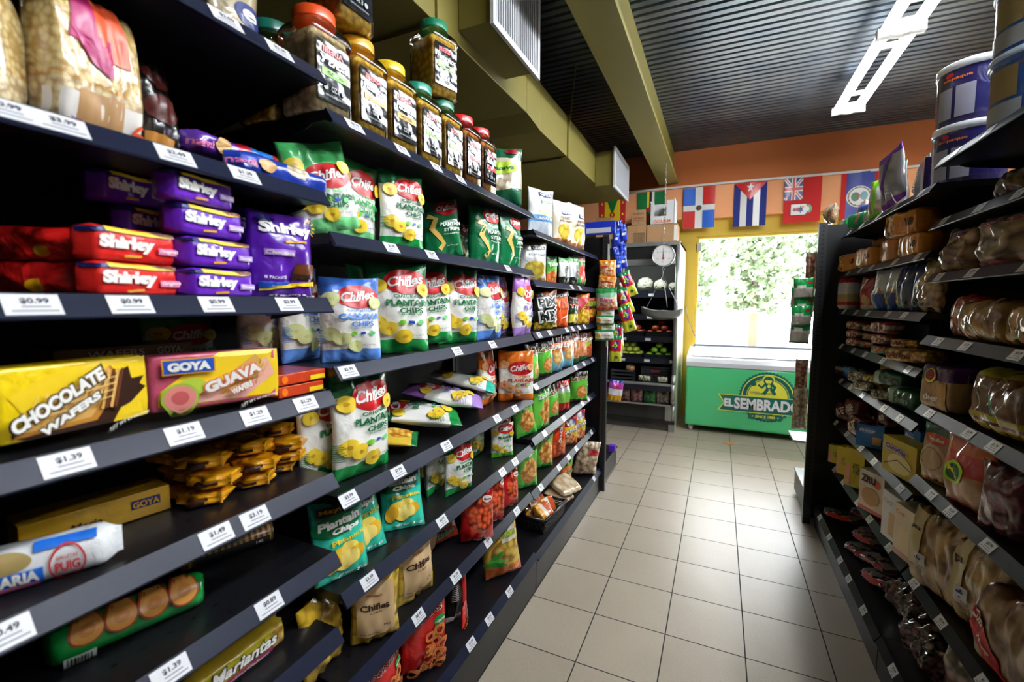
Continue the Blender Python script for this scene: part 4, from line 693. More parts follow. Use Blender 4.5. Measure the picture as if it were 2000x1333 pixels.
('wh_red','R2c',1.499,1.373,1.3545,-80,0,0,1.12,1.12,0),
('red_bis','R2c',1.441,0.953,1.3545,-80,0,0,1.04,0.99,0),
('bl_chip','R2c',1.441,0.714,1.3545,-74,0,0,1.06,1.06,0),
('bl_chip','R2c',1.452,0.582,1.3545,-80,0,0,1,1.05,0),
('navy','R2c',1.45,0.446,1.3545,-86,0,0,1.03,1.03,0),
('navy','R2c',1.463,0.33,1.3545,-84,0,0,0.96,1.01,0),
('bread_gold','R2c',1.446,0.152,1.3545,-88,0,0,0.94,0.94,0),
('sm_mix','R2d',1.43,1.428,1.1555,-42,0,0,0.73,0.73,0),
('sm_mix','R2d',1.452,1.16,1.2405,-74,0,0,1.09,1.09,0),
('sm_mix','R2d',1.448,1.156,1.1955,-66,0,0,0.96,0.96,0),
('sm_mix','R2d',1.437,1.099,1.1555,-74,0,0,1,0.96,0),
('sm_grn','R2d',1.475,0.999,1.2455,-70,0,0,0.78,0.78,0),
('sm_grn','R2d',1.474,0.99,1.2005,-68,0,0,0.73,0.73,0),
('sm_grn','R2d',1.474,1.017,1.1555,-48,0,0,0.76,0.76,0),
('sm_mix','R2d',1.456,0.699,1.2455,-78,0,0,1.35,1.29,0),
('sm_mix','R2d',1.451,0.697,1.2005,-70,0,0,1.04,1.04,0),
('sm_grn','R2d',1.436,0.659,1.1555,-64,0,0,0.82,0.82,0),
('gold_pk','R2d',1.458,0.42,1.2105,-56,0,0,0.64,0.64,0),
('gold_pk','R2d',1.45,0.324,1.1555,-58,0,0,1,1,0),
('sm_dark','R2e',1.451,1.398,0.9595,-72,0,0,1.05,1.05,0),
('sm_blue','R2e',1.456,1.271,0.9595,-76,0,0,0.93,0.93,0),
('clear_pk','R2e',1.457,1.062,0.9595,-80,0,0,1.18,1.18,0),
('yel_pk','R2e',1.564,0.94,1.0145,-80,0,0,1.22,1.16,0),
('yel_pk','R2e',1.497,0.881,0.9595,-78,0,0,1.35,1.35,0),
('clear_pk','R2e',1.432,0.824,0.9595,-60,0,0,0.77,0.77,0),
('clear_pk','R2e',1.429,0.589,0.9595,-36,0,0,0.7,0.7,0),
('grn_pk','R2e',1.486,0.624,1.0195,-66,0,0,1.15,1.15,0),
('grn_pk','R2e',1.491,0.432,0.9595,-82,0,0,1.38,1.32,0),
('sm_red','R2f',1.467,1.297,0.7025,-74,0,0,1.35,1.35,0),
('sm_red','R2f',1.494,1.163,0.7525,-76,0,0,1.35,1.35,0),
('sm_red','R2f',1.448,0.943,0.7025,-82,0,0,1.42,1.35,0),
('sm_red','R2f',1.578,1.109,0.7025,-88,0,0,1.35,1.35,0),
('bl_box','R2f',1.436,0.735,0.7025,-30,0,0,0.78,0.71,0),
('sm_red','R2f',1.518,0.805,0.8025,-80,0,0,0.89,0.89,0),
('yel_box','R2f',1.454,0.33,0.7025,-76,0,0,1.19,1.19,0),
('bl_box','R2f',1.539,0.496,0.7025,-88,0,0,1.1,1.1,0),
('yel_tall','R2g',1.428,1.324,0.4345,-30,0,0,0.74,0.62,0),
('yel_tall','R2g',1.437,1.12,0.4345,-50,0,0,0.92,0.92,0),
('yel_tall','R2g',1.451,0.939,0.4345,-46,0,0,1.19,1.19,0),
('zru','R2g',1.441,0.6,0.4345,-64,0,0,1.35,1.35,0),
('wh_box','R2g',1.442,0.34,0.4345,-78,0,0,1.26,1.26,0),
('cream_box','R2g',1.441,0.185,0.4345,-76,0,0,1.23,1.23,0),
('foil','R2h',1.448,1.207,0.1405,-30,0,0,1.2,1,1),
('foil','R2h',1.579,1.276,0.1405,-56,0,0,1,1,1),
('foil','R2h',1.549,1.006,0.1405,-76,0,0,0.95,1,1),
('foil','R2h',1.448,0.784,0.1405,-68,0,0,1,1,1),
('foil','R2h',1.497,0.888,0.1605,-62,0,0,1,1,1),
('foil','R2h',1.481,0.625,0.1755,-62,0,0,1,1,1),
('foil','R2h',1.461,0.536,0.1405,-64,0,0,1,1,1),
('dark_foil','R2h',1.487,0.221,0.1705,-82,0,0,1.28,1.35,0),
('dark_foil','R2h',1.467,0.011,0.1405,-84,0,0,1.35,1.35,0),
('dark_pack','R1b',1.466,-0.223,1.6655,-74,0,0,0.98,0.98,0),
('fruit_bag','R1c',1.451,0.003,1.4865,-80,0,0,1.13,1.13,0),
('rosquilla','R1c',1.453,-0.232,1.4865,-80,0,0,1.06,1.06,0),
('bread_gold','R1c',1.437,-0.423,1.4865,-78,0,0,0.62,0.62,0),
('sm_bread','R1d',1.488,0.002,1.2775,-88,0,0,1.35,1.35,0),
('big_bread','R1d',1.463,-0.219,1.2775,-86,0,0,1.25,1.25,0),
('big_bread','R1d',1.468,-0.39,1.2775,-90,0,0,1.06,1.06,0),
('deer','R1e',1.453,0.027,1.0365,-74,0,0,0.99,0.99,0),
('deer','R1e',1.533,0.085,1.0365,-74,0,0,0.97,0.97,0),
('yel_bread','R1e',1.482,-0.322,1.0365,-86,0,0,1.24,1.24,0),
('tort_g','R1f',1.437,0.037,0.7825,-70,0,0,1.04,1.04,0),
('tort_r','R1f',1.448,-0.152,0.7825,-76,0,0,1.17,1.17,0),
('maroon','R1f',1.454,-0.325,0.7825,-68,0,0,1.08,1.08,0),
('yel_bread','R1f',1.529,-0.305,0.7825,-78,0,0,0.62,0.62,0),
('ring_bread','R1g',1.455,-0.045,0.4345,-70,0,0,1.35,1.35,0),
('ring_bread','R1g',1.493,-0.23,0.4345,-78,0,0,1.35,1.35,0),
('red_clear','R1g',1.482,-0.419,0.4345,-80,0,0,1.35,1.35,0),
('green_net','R1h',1.476,-0.119,0.1495,-80,0,0,1.25,1.25,0),
('bl_cookie','L1b',-0.06,-1.244,1.6165,90,0,0,1.4,1,0),
('pu_cookie','L1b',-0.13,-1.277,1.6615,90,0,0,1.32,1,0),
('or_choc','L1d',-0.09,-1.228,1.1945,90,0,0,1.23,1,0),
('or_choc','L1d',-0.09,-1.225,1.2195,90,0,0,1.29,1,0),
('maria','L1e',-0.075,-1.636,1.0095,67,0,0,0.8,1,0),
('green_roll','L1f',-0.126,-1.504,0.8295,75,0,0,0.99,1,0),
('cracker_roll','L1f',-0.21,-1.284,0.8295,71,0,0,1.08,1,0),
('mariantas','L1g',-0.168,-1.317,0.6485,78,0,0,0.96,1,0),
('mariantas','L1g',-0.111,-1.349,0.6485,90,0,0,1.01,1,0),
]
# ---------------------------------------------------------------- room
XL,XR,YB,YF,ZC=-3.6,4.6,4.1,-4.6,3.2
def struct(name,mb): o=mb.build(name); o['kind']='structure'; return o
def floor_mat():
    m=bpy.data.materials.new('floor_tile'); m.use_nodes=True; nt=m.node_tree; b=nt.nodes['Principled BSDF']; L=nt.links
    tc=nt.nodes.new('ShaderNodeTexCoord'); br=nt.nodes.new('ShaderNodeTexBrick'); br.offset=0; br.squash=1
    br.inputs['Scale'].default_value=1; br.inputs['Brick Width'].default_value=.3; br.inputs['Row Height'].default_value=.3; br.inputs['Mortar Size'].default_value=.0026; br.inputs['Mortar Smooth'].default_value=.2
    br.inputs['Color1'].default_value=lin('#b3a795'); br.inputs['Color2'].default_value=lin('#aca08e'); br.inputs['Mortar'].default_value=lin('#2e2b28'); br.inputs['Bias'].default_value=0
    L.new(tc.outputs['Object'],br.inputs['Vector'])
    n=nt.nodes.new('ShaderNodeTexNoise'); n.inputs['Scale'].default_value=140; n.inputs['Detail'].default_value=3; L.new(tc.outputs['Object'],n.inputs['Vector'])
    n2=nt.nodes.new('ShaderNodeTexNoise'); n2.inputs['Scale'].default_value=3; n2.inputs['Detail'].default_value=6; L.new(tc.outputs['Object'],n2.inputs['Vector'])
    mx=nt.nodes.new('ShaderNodeMix'); mx.data_type='RGBA'; mx.blend_type='MULTIPLY'; mx.inputs[0].default_value=.35
    cr=nt.nodes.new('ShaderNodeValToRGB'); cr.color_ramp.elements[0].position=.3; cr.color_ramp.elements[0].color=(.55,.52,.48,1); cr.color_ramp.elements[1].position=.62
    ad=math_n(nt,'MULTIPLY_ADD',n.outputs['Fac'],.5,math_n(nt,'MULTIPLY',n2.outputs['Fac'],.5)); L.new(ad,cr.inputs[0])
    L.new(br.outputs['Color'],mx.inputs[6]); L.new(cr.outputs[0],mx.inputs[7]); L.new(mx.outputs[2],b.inputs['Base Color'])
    rr=math_n(nt,'MULTIPLY_ADD',br.outputs['Fac'],.45,.36); L.new(rr,b.inputs['Roughness'])
    bp=nt.nodes.new('ShaderNodeBump'); bp.invert=True; bp.inputs['Strength'].default_value=.5; bp.inputs['Distance'].default_value=.002; L.new(br.outputs['Fac'],bp.inputs['Height']); L.new(bp.outputs[0],b.inputs['Normal'])
    return m
mb=MB(); mb.box(XL,YF,-.1,XR,YB,0,floor_mat()); struct('floor',mb)
M_or=mat('wall_orange','#b9642e',.75,bump=.05,bscale=200); M_pe=mat('wall_peach','#efa470',.75,bump=.05,bscale=200); M_ye=mat('wall_yellow','#c8a83a',.7,bump=.05,bscale=200); M_jamb=mat('trim_yellow','#d8b93c',.55)
M_wall=mat('wall_cream','#4a4434',.8)
# back wall with a window opening, painted yellow; window x .47..2.62 z .74..2.2
WX0,WX1,WZ0,WZ1=.47,2.62,.74,2.2
mb=MB(); mb.box(XL,YB,0,WX0,YB+.16,ZC,M_ye); mb.box(WX1,YB,0,XR,YB+.16,ZC,M_ye); mb.box(WX0,YB,0,WX1,YB+.16,WZ0,M_ye); mb.box(WX0,YB,WZ1,WX1,YB+.16,ZC,M_ye)
struct('wall_back',mb)
mb=MB(); mb.box(XL,YB-.1,2.765,XR,YB,ZC,M_or); mb.box(XL,YB-.1,2.40,XR,YB,2.765,M_pe); struct('trim_1',mb)
for n,(a,b_,c,d) in {'wall_left':(XL-.1,YF,XL,YB),'wall_right':(XR,YF,XR+.1,YB),'wall_front':(XL,YF-.1,XR,YF)}.items():
    mb=MB(); mb.box(a,b_,0,c,d,ZC+.1,M_wall); struct(n,mb)
# window frame, glass
win=empty('window_1',(WX0,YB,WZ0)); win['kind']='structure'
mb=MB(); f=.03
for (a,b_,c,d) in ((0,0,f,WZ1-WZ0),(WX1-WX0-f,0,WX1-WX0,WZ1-WZ0),(f,0,WX1-WX0-f,f),(f,WZ1-WZ0-f,WX1-WX0-f,WZ1-WZ0)): mb.box(a,.03,b_,c,.1,d,M_jamb)
mb.build('window_frame',win)
gm=mat('window_glass','#ffffff',.0,trans=1); gm.node_tree.nodes['Principled BSDF'].inputs['IOR'].default_value=1.05
mb=MB(); mb.box(f,.06,f,WX1-WX0-f,.064,WZ1-WZ0-f,gm); mb.build('window_glass',win)
mb=MB(); mb.box(.012,-.012,1.28,.06,.03,1.38,mat('sensor_grey','#b0b0ac',.5)); mb.build('window_latch',win)
# corrugated metal ceiling, ribs across the aisle
cm=bpy.data.materials.new('corrugated_steel'); cm.use_nodes=True; nt=cm.node_tree; b=nt.nodes['Principled BSDF']
b.inputs['Base Color'].default_value=lin('#6c7884'); b.inputs['Metallic'].default_value=.85; b.inputs['Roughness'].default_value=.34
tc=nt.nodes.new('ShaderNodeTexCoord'); n=nt.nodes.new('ShaderNodeTexNoise'); n.inputs['Scale'].default_value=2.2; n.inputs['Detail'].default_value=8; nt.links.new(tc.outputs['Object'],n.inputs['Vector'])
cr=nt.nodes.new('ShaderNodeValToRGB'); cr.color_ramp.elements[0].position=.38; cr.color_ramp.elements[0].color=lin('#46505a'); cr.color_ramp.elements[1].position=.66; cr.color_ramp.elements[1].color=lin('#62666a'); nt.links.new(n.outputs['Fac'],cr.inputs[0]); nt.links.new(cr.outputs[0],b.inputs['Base Color'])
rr=math_n(nt,'MULTIPLY_ADD',n.outputs['Fac'],.25,.24); nt.links.new(rr,b.inputs['Roughness'])
mb=MB(); y=YF; P=.0718; prof=[(0,0),(.30,0),(.42,.016),(.58,.016),(.70,0)]
pts=[]
while y<YB:
    for a,z in prof: pts.append((y+a*P,ZC+z))
    y+=P
A=[(mb.bm.verts.new((XL,p[0],p[1])),mb.bm.verts.new((XR,p[0],p[1]))) for p in pts if p[0]<=YB]
for a,c in zip(A,A[1:]): mb.face([a[0],a[1],c[1],c[0]],cm)
ce=struct('ceiling',mb)
mb=MB(); mb.box(XL,YF,ZC+.06,XR,YB+.1,ZC+.1,mat('roof_dark','#303030',.9)); struct('ceiling_2',mb)
M_ol=mat('duct_olive','#7b7030',.55,var=.06,vscale=3); M_ol2=mat('beam_olive','#7e7434',.5,var=.05,vscale=3)
mb=MB(); mb.box(.03,YF,2.83,.25,YB-.1,2.86,M_ol2,bev=.004); mb.box(.09,YF,2.86,.19,YB-.1,ZC+.01,M_ol2); struct('trim_2',mb)
# ---------------------------------------------------------------- outside the window
mb=MB(); mb.box(-14,YB+.2,-.12,16,30,-.06,mat('parking_asphalt','#b8b8b4',.9,var=.1,vscale=1)); tag(mb.build('parking_lot'),kind='structure')
gl=mat('foliage_light','#6f8060',.8,var=.3,vscale=5); rnd=random.Random(4)
for i in range(6):
    t=empty('tree',(-2.6+i*2.15,13.6+2.6*(i%2),-.06)); tag(t,None,'tree'); t['label']=f"{['leftmost','second-from-left','third-from-left','fourth-from-left','fifth-from-left','rightmost'][i]} bright green tree outside the shop window"
    t['group']='trees across the parking lot'
    mb=MB(); mb.cyl((0,0,0),(0,0,2.2),.14,mat('bark','#6a5a48',.9),10,.1); mb.build('trunk',t)
    mb=MB()
    for j in range(800):
        a=rnd.uniform(0,2*pi); r=rnd.uniform(.1,1.3); z=1.2+rnd.uniform(0,4.2); k=1-abs(z-3.2)/5
        c=Vector((r*k*cos(a),r*k*sin(a),z)); s=rnd.uniform(.08,.2)
        for q in range(3):
            d=Vector((rnd.uniform(-1,1),rnd.uniform(-1,1),rnd.uniform(-1,1))).normalized(); e=d.orthogonal().normalized()
            mb.poly([c+d*s,c+e*s*.6,c-d*s,c-e*s*.6],gl)
    mb.build('crown',t,recalc=False)
# ---------------------------------------------------------------- lamps
tm=mat('tube_glow',(.93,.97,1.0),.5,emis=TUBE); wm=mat('lamp_white','#e8eaec',.4)
tm2=mat('tube_glow_added',(.93,.97,1.0),.5,emis=TUBE*.58)  # weaker tubes for the added, unseen lamp rows
def lamp(y0,y1,lab,lx=1.675):
    t=empty('fluorescent_light',(lx,(y0+y1)/2,2.99)); tag(t,lab,'ceiling light','fluorescent strip lights over the right shelves'); L=(y1-y0)/2
    for s in (-1,1): mb=MB(); mb.prism([(s*.07-.036,.036),(s*.07+.036,.036),(s*.07+.02,.07),(s*.07-.02,.07)],'y',-L+.01,L-.01,wm); mb.build('housing',t)
    mb=MB(); [mb.box(-.07,q*L-.02,.05,.07,q*L+.02,.07,wm) for q in (-.6,.6)]; mb.build('cross_bar',t)
    for s in (-1,1):
        mb=MB(); mb.cyl((s*.075,-L+.03,.018),(s*.075,L-.03,.018),.0165,tm if lx<2 else tm2,16); mb.build('tube',t)
        mb=MB(); mb.prism([(-.11,-.012),(-.1,.035),(-.05,.045),(0,.03),(.05,.045),(.1,.035),(.11,-.012),(.11,.06),(-.11,.06)] if 0 else [(-.115,-.01),(-.05,-.004),(0,-.012),(.05,-.004),(.115,-.01),(.115,.05),(.06,.08),(-.06,.08),(-.115,.05)],'y',s*(L-.004)-.012,s*(L-.004)+.012,wm); mb.build('end_cap',t)
    for s in (-.6,.6):
        mb=MB(); mb.cyl((0,s*L,.09),(0,s*L,ZC-2.99),.006,wm,8); mb.build('hanger',t)
lamp(1.65,2.86,'far fluorescent strip light below the corrugated ceiling'); lamp(.42,1.63,'second fluorescent strip light from the far wall'); lamp(-.81,.40,'third fluorescent strip light above the near right bay')
lamp(-2.04,-.83,'fluorescent strip light over the near end of the right shelves')
for i_,y_ in enumerate((-1.5,-.2,1.1)): lamp(y_,y_+1.19,['near','middle','far'][i_]+' added unseen fluorescent strip light over the next aisle',3.45)  # added row out of view, brightens the left shelves
for i_,y_ in enumerate((-1.5,-.28)): lamp(y_,y_+1.19,['near','far'][i_]+' added unseen fluorescent strip light behind the right shelves',2.75)  # another unseen row, added to lift the bags on the left
# ---------------------------------------------------------------- ducts
def register(name,parent,x,y0,y1,z0,z1):
    wf=mat('register_white','#c6c8ce',.45); dk=mat('register_dark','#2a2c30',.8)
    mb=MB(); mb.box(-.186,y0+.03,z0+.03,-.012+x*0,y1-.03,z1-.03,M_ol); st=mb.build('duct_collar',parent)
    mb=MB(); b=.03
    for (a,c,d,e) in ((y0,z0,y1,z0+b),(y0,z1-b,y1,z1),(y0,z0+b,y0+b,z1-b),(y1-b,z0+b,y1,z1-b)): mb.box(-.012,a,c,.004,d,e,wf)
    mb.box(-.014,y0+b,z0+b,-.010,y1-b,z1-b,dk); g=mb.build('air_register',parent)
    mb=MB(); n=20
    for i in range(n):
        y=y0+b+(y1-y0-2*b)*(i+.5)/n; mb.box(-.011,y-.003,z0+b,.001,y+.005,z1-b,wf)
    mb.build('louver',g)
    return st
d=empty('air_duct',(-.36,1.8,2.52)); tag(d,'long olive painted air duct hung above the left shelves','air duct')
def db(name,x0,y0,z0,x1,y1,z1): mb=MB(); mb.box(x0,y0,z0,x1,y1,z1,M_ol,bev=.004); return mb.build(name,d)
db('duct_section',-1.0,-.82,0,0,1.45,.30); db('duct_section',-1.0,-6.3,.03,.0,-1.05,.46)
mb=MB(); # tapered transition
P0=[(-1,-1.05,.03),(0,-1.05,.03),(0,-1.05,.46),(-1,-1.05,.46)]; P1=[(-1,-.82,0),(0,-.82,0),(0,-.82,.30),(-1,-.82,.30)]
v=[mb.bm.verts.new(p) for p in P0+P1]
for q in ((0,1,5,4),(1,2,6,5),(2,3,7,6),(3,0,4,7)): mb.face([v[i] for i in q],M_ol)
mb.build('duct_transition',d)
for y in (-.24,-2.02,-3.3):
    mb=MB(); lo=.0 if y>-1 else .03; hi=.30 if y>-1 else .46
    mb.box(-1.015,y-.012,lo-.012,.012,y+.012,hi+.01,M_ol); mb.build('duct_seam',d)
r1=empty('vent_anchor') if 0 else None
e1=empty('air_vent',(-.17,0,0)); tag(e1,'near white louvered air vent on the olive duct','air vent','white vents on the duct'); register('x',e1,0,-.08,.47,2.58,3.0)
e2=empty('air_vent',(-.17,0,0)); tag(e2,'far white louvered air vent above the hanging scale','air vent','white vents on the duct'); register('x',e2,0,2.38,3.08,2.46,2.83)
mb=MB(); mb.cyl((-.01,-.24,0),(.06,-.24,.68),.005,M_ol,8); mb.build('hanger_rod',d)
# ---------------------------------------------------------------- gondola shelving
M_bk=mat('steel_black','#0c0c0e',.42,bump=.04,bscale=300); M_bk2=mat('steel_black_panel','#08080a',.6); M_rail=mat('price_rail','#1a1f33',.36,coat=0,spec=.25); M_rail2=mat('price_rail_grey','#14161d',.4,coat=0,spec=.25)
M_tag=mat('tag_paper','#e8e8ec',.4,coat=.3); M_ink=mat('tag_ink','#3a3a42',.6)
def deck_mat():
    m=bpy.data.materials.new('shelf_deck'); m.use_nodes=True; nt=m.node_tree; b=nt.nodes['Principled BSDF']; b.inputs['Roughness'].default_value=.33
    tc=nt.nodes.new('ShaderNodeTexCoord'); mp=nt.nodes.new('ShaderNodeMapping'); mp.inputs['Scale'].default_value=(26,26,26); nt.links.new(tc.outputs['Object'],mp.inputs[0])
    vo=nt.nodes.new('ShaderNodeTexVoronoi'); vo.inputs['Randomness'].default_value=0; vo.inputs['Scale'].default_value=1; nt.links.new(mp.outputs[0],vo.inputs['Vector'])
    sx=nt.nodes.new('ShaderNodeSeparateXYZ'); nt.links.new(mp.outputs[0],sx.inputs[0])
    fx=math_n(nt,'SUBTRACT',math_n(nt,'FRACT',sx.outputs[0]),.5); fy=math_n(nt,'SUBTRACT',math_n(nt,'FRACT',sx.outputs[1]),.5)
    rr=math_n(nt,'LESS_THAN',math_n(nt,'ADD',math_n(nt,'MULTIPLY',fx,fx),math_n(nt,'MULTIPLY',fy,fy)),.008)
    mx=nt.nodes.new('ShaderNodeMix'); mx.data_type='RGBA'; mx.inputs[6].default_value=lin('#16161a'); mx.inputs[7].default_value=(.001,.001,.001,1); nt.links.new(rr,mx.inputs[0]); nt.links.new(mx.outputs[2],b.inputs['Base Color'])
    return m
M_deck=deck_mat()
def slot_mat():
    m=bpy.data.materials.new('slotted_upright'); m.use_nodes=True; nt=m.node_tree; b=nt.nodes['Principled BSDF']; b.inputs['Roughness'].default_value=.4
    tc=nt.nodes.new('ShaderNodeTexCoord'); sx=nt.nodes.new('ShaderNodeSeparateXYZ'); nt.links.new(tc.outputs['Object'],sx.inputs[0])
    fz=math_n(nt,'FRACT',math_n(nt,'MULTIPLY',sx.outputs[2],38)); a=math_n(nt,'LESS_THAN',fz,.5)
    bb=math_n(nt,'LESS_THAN',math_n(nt,'ABSOLUTE',math_n(nt,'SUBTRACT',math_n(nt,'ABSOLUTE',sx.outputs[0]),.0)),.006); c=math_n(nt,'MULTIPLY',a,bb)
    mx=nt.nodes.new('ShaderNodeMix'); mx.data_type='RGBA'; mx.inputs[6].default_value=lin('#26272b'); mx.inputs[7].default_value=(.001,.001,.001,1); nt.links.new(c,mx.inputs[0]); nt.links.new(mx.outputs[2],b.inputs['Base Color']); return m
M_slot=slot_mat()
PRICES=['$0.99','$1.49','$2.99','$1.29','$3.19','$1.39']
def price_tag(parent,M,x,y,side,txt,w=.052,h=.026):
    """tag in rail space; M maps (along, up) on the rail face"""
    mb=MB(); F=lambda a,b_:M(y+side*a,b_)
    P=[F(-w/2,0),F(w/2,0),F(w/2,1),F(-w/2,1)]
    n=(P[1]-P[0]).cross(P[3]-P[0]).normalized(); n=n if n.x*side>0 else -n
    o=n*.0012; mb.poly([p+o for p in P],M_tag); o2=n*.0017
    U=(P[1]-P[0]); V=(P[3]-P[0])
    vs,fs=text_geo(txt,0,.03); vv=[mb.bm.verts.new(P[0]+U*(.55+x_*.5)+V*(.66+y_*.3)+o2) for x_,y_ in vs]
    for f in fs: mb.face([vv[i] for i in f],M_ink)
    for r,(a,c) in enumerate(((.3,.8),(.12,.92))):
        q=[P[0]+U*a+V*(.36-.2*r)+o2,P[0]+U*c+V*(.36-.2*r)+o2,P[0]+U*c+V*(.42-.2*r)+o2,P[0]+U*a+V*(.42-.2*r)+o2]; mb.poly(q,mat('tag_ink_light','#8a8a92',.6))
    mb.build('price_tag',parent,recalc=False)
def bay(label,side,y0,y1,zs,fx,depth,tags,kickx,ztop,zdrop=.028,basez=None,railmat=None,last_rail=None):
    """side=+1: shelves face +x (left gondola); fx(y) front line of rails; zs = lower rail edge heights, last is the base deck"""
    xb=fx(0)-side*depth
    t=empty('shelving_bay',(xb,(y0+y1)/2,0)); tag(t,label,'shelf unit','black gondola shelving bays'); ox,oy=xb,(y0+y1)/2
    V=lambda x,y,z:Vector((x-ox,y-oy,z))
    def bx(name,x0,a0,z0,x1,a1,z1,m,parent=t,bev=0):
        mb=MB(); X0,X1=sorted((x0-ox,x1-ox)); mb.box(X0,a0-oy,z0,X1,a1-oy,z1,m,bev=bev); return mb.build(name,parent)
    bx('back_panel',xb-side*.012,y0,.02,xb-side*.002,y1,ztop,M_bk2)
    for yy in (y0+.012,y1-.012): 
        bx('upright',xb,yy-.012,.02,xb+side*.03,yy+.012,ztop,M_bk)
    bx('kick_plate',kickx-side*.012,y0,.0,kickx,y1,zs[-1]+.0,M_bk)
    for i,z in enumerate(zs):
        zd=z+zdrop; base=i==len(zs)-1; f0,f1=(fx(y0+.004),fx(y1-.004)) if not base else (kickx+side*.012,kickx+side*.012)
        a0,a1=y0+.004,y1-.004
        mb=MB(); vs=[]
        for zz in (zd-.022,zd):
            vs+=[mb.bm.verts.new(V(xb+side*.002,a0,zz)),mb.bm.verts.new(V(f0-side*.02,a0,zz)),mb.bm.verts.new(V(f1-side*.02,a1,zz)),mb.bm.verts.new(V(xb+side*.002,a1,zz))]
        for q in ((0,1,2,3),(7,6,5,4),(0,4,5,1),(1,5,6,2),(2,6,7,3),(3,7,4,0)): mb.face([vs[k] for k in q],M_deck)
        sh=mb.build('shelf',t)
        # slanted price rail
        mb=MB(); q=[]
        for (f,a) in ((f0,a0),(f1,a1)):
            q.append([V(f-side*.022,a,zd+.002),V(f-side*.019,a,zd+.0035),V(f+side*.001,a,z+.002),V(f,a,z-.001),V(f-side*.006,a,z-.001),V(f-side*.022,a,zd-.01)])
        n=len(q[0]); v0=[mb.bm.verts.new(p) for p in q[0]]; v1=[mb.bm.verts.new(p) for p in q[1]]
        for k in range(n): mb.face([v0[k],v0[(k+1)%n],v1[(k+1)%n],v1[k]],railmat or M_rail)
        mb.face(v0,M_bk); mb.face(v1[::-1],M_bk); rl=mb.build('price_rail',sh)
        for (ty,tx) in tags.get(i,[]):
            if not tx: tx=PRICES[int(abs(ty)*37+i)%6]
            def MM(a,b_,z=z,zd=zd,f0=f0,f1=f1,base=base):
                k=(a-a0)/(a1-a0); f=f0+(f1-f0)*k
                return V(f-side*.019,a,zd+.0035)*(.08+.84*b_)+V(f+side*.001,a,z+.002)*(1-.08-.84*b_)
            price_tag(rl,MM,0,ty,side,tx)
        if not base:
            for yy,nm in ((a0+.004,0),(a1-.004,1)):
                mb=MB(); f=f0 if nm==0 else f1; pts=[V(xb,yy,zd-.02),V(f-side*.06,yy,zd-.02),V(f-side*.08,yy,zd-.03),V(xb,yy,zd-.09)]
                A=[mb.bm.verts.new(p-Vector((0,.0015,0))) for p in pts]; Bv=[mb.bm.verts.new(p+Vector((0,.0015,0))) for p in pts]
                for k in range(4): mb.face([A[k],A[(k+1)%4],Bv[(k+1)%4],Bv[k]],M_bk)
                mb.face(A,M_bk); mb.face(Bv[::-1],M_bk); mb.build('shelf_bracket',sh)
    return t
fxL=lambda y:-.012-.02*y
TG=TAGS
def tg(b): return {ord(k[2])-97:v for k,v in TG.items() if k[:2]==b}
bay('near left black shelving bay with cookies and wafers',1,-2.44,-1.172,[1.83,1.587,1.365,1.165,.98,.80,.619,.4,.16],fxL,.46,tg('L1'),0.0,1.92)
bay('middle left black shelving bay with plantain chips',1,-1.168,.036,[1.762,1.507,1.214,.921,.689,.46,.167],fxL,.46,tg('L2'),0.0,1.80)
bay('far left black shelving bay with mixed snacks',1,.044,1.318,[1.693,1.464,1.217,.973,.711,.448,.147],fxL,.46,tg('L3'),0.0,1.80)
fxR=lambda y:1.395; rr=random.Random(3)
def rtags(n,y0,y1,m): return {i:[(round(y0+(y1-y0)*(j+.5+rr.uniform(-.2,.2))/m,3),'') for j in range(m)] for i in range(n)}
bay('far right black shelving bay with biscuits',-1,.135,1.375,[1.769,1.541,1.325,1.126,.93,.673,.405,.111],fxR,.46,rtags(8,.15,1.35,5),1.345,1.78,railmat=M_rail2)
bay('near right black shelving bay with bread',-1,-1.11,.127,[1.838,1.636,1.457,1.248,1.007,.753,.405,.12],fxR,.46,rtags(8,-1.1,.1,6),1.345,1.90,railmat=M_rail2)
def end_display(label,x0,x1,y,sx,postx,ztop=1.86):
    t=empty('end_display',((x0+x1)/2,y,0)); tag(t,label,'shelf unit','end displays'); ox=(x0+x1)/2
    def bx(name,a,b_,c,d,e,f,m,p=t): mb=MB(); mb.box(a-ox,b_,c,d-ox,e,f,m); return mb.build(name,p)
    bx('back_panel',x0+.0,.0,.03,x1,.012,ztop,M_bk)
    for px_ in (x0+.02,x1-.02):
        o=empty('x') if 0 else None
        mb=MB(); mb.box(-.022,-.03,.0,.022,.0,ztop+.01,M_slot); u=mb.build('upright',t,(px_-ox,0,0))
    bx('base',x0+.02,.014,.03,x1-.02,.50,.17,M_bk); bx('base_deck',x0+.015,.014,.172,x1-.015,.51,.185,M_deck)
    for q in (x0+.05,x1-.05): mb=MB(); mb.cyl((q-ox,.46,0),(q-ox,.46,.03),.012,M_bk,10); mb.build('foot',t)
    return t
end_display('black end display behind the far left bay',-.94,.03,1.352,1,0.0)
end_display('black end display behind the far right bay',1.285,2.25,1.412,-1,1.3)
B('goya_stack','wafer_box','dark wafer box stacked deep in the shelf','wafers','box',[(0,'#8a7048'),(.99,'#5a3a34')],[('T','lettering','cream','GOYA',.3,.5,.2,.6),('T','lettering','cream','WAFERS',-.1,.5,.4,.5)],wavy=0)
B('noodle','noodle_pack','small orange and yellow noodle pack','noodles','block',[(0,'#e8a030'),(.35,'#f2e8d0'),(.6,'#d8581c')],[],ex=3,fin=.08,lump=.1,coat=.8,bump=.5,spots=[(.5,.5,.3,.3,'#8a3a10','#f2d060',60)],axis='u')
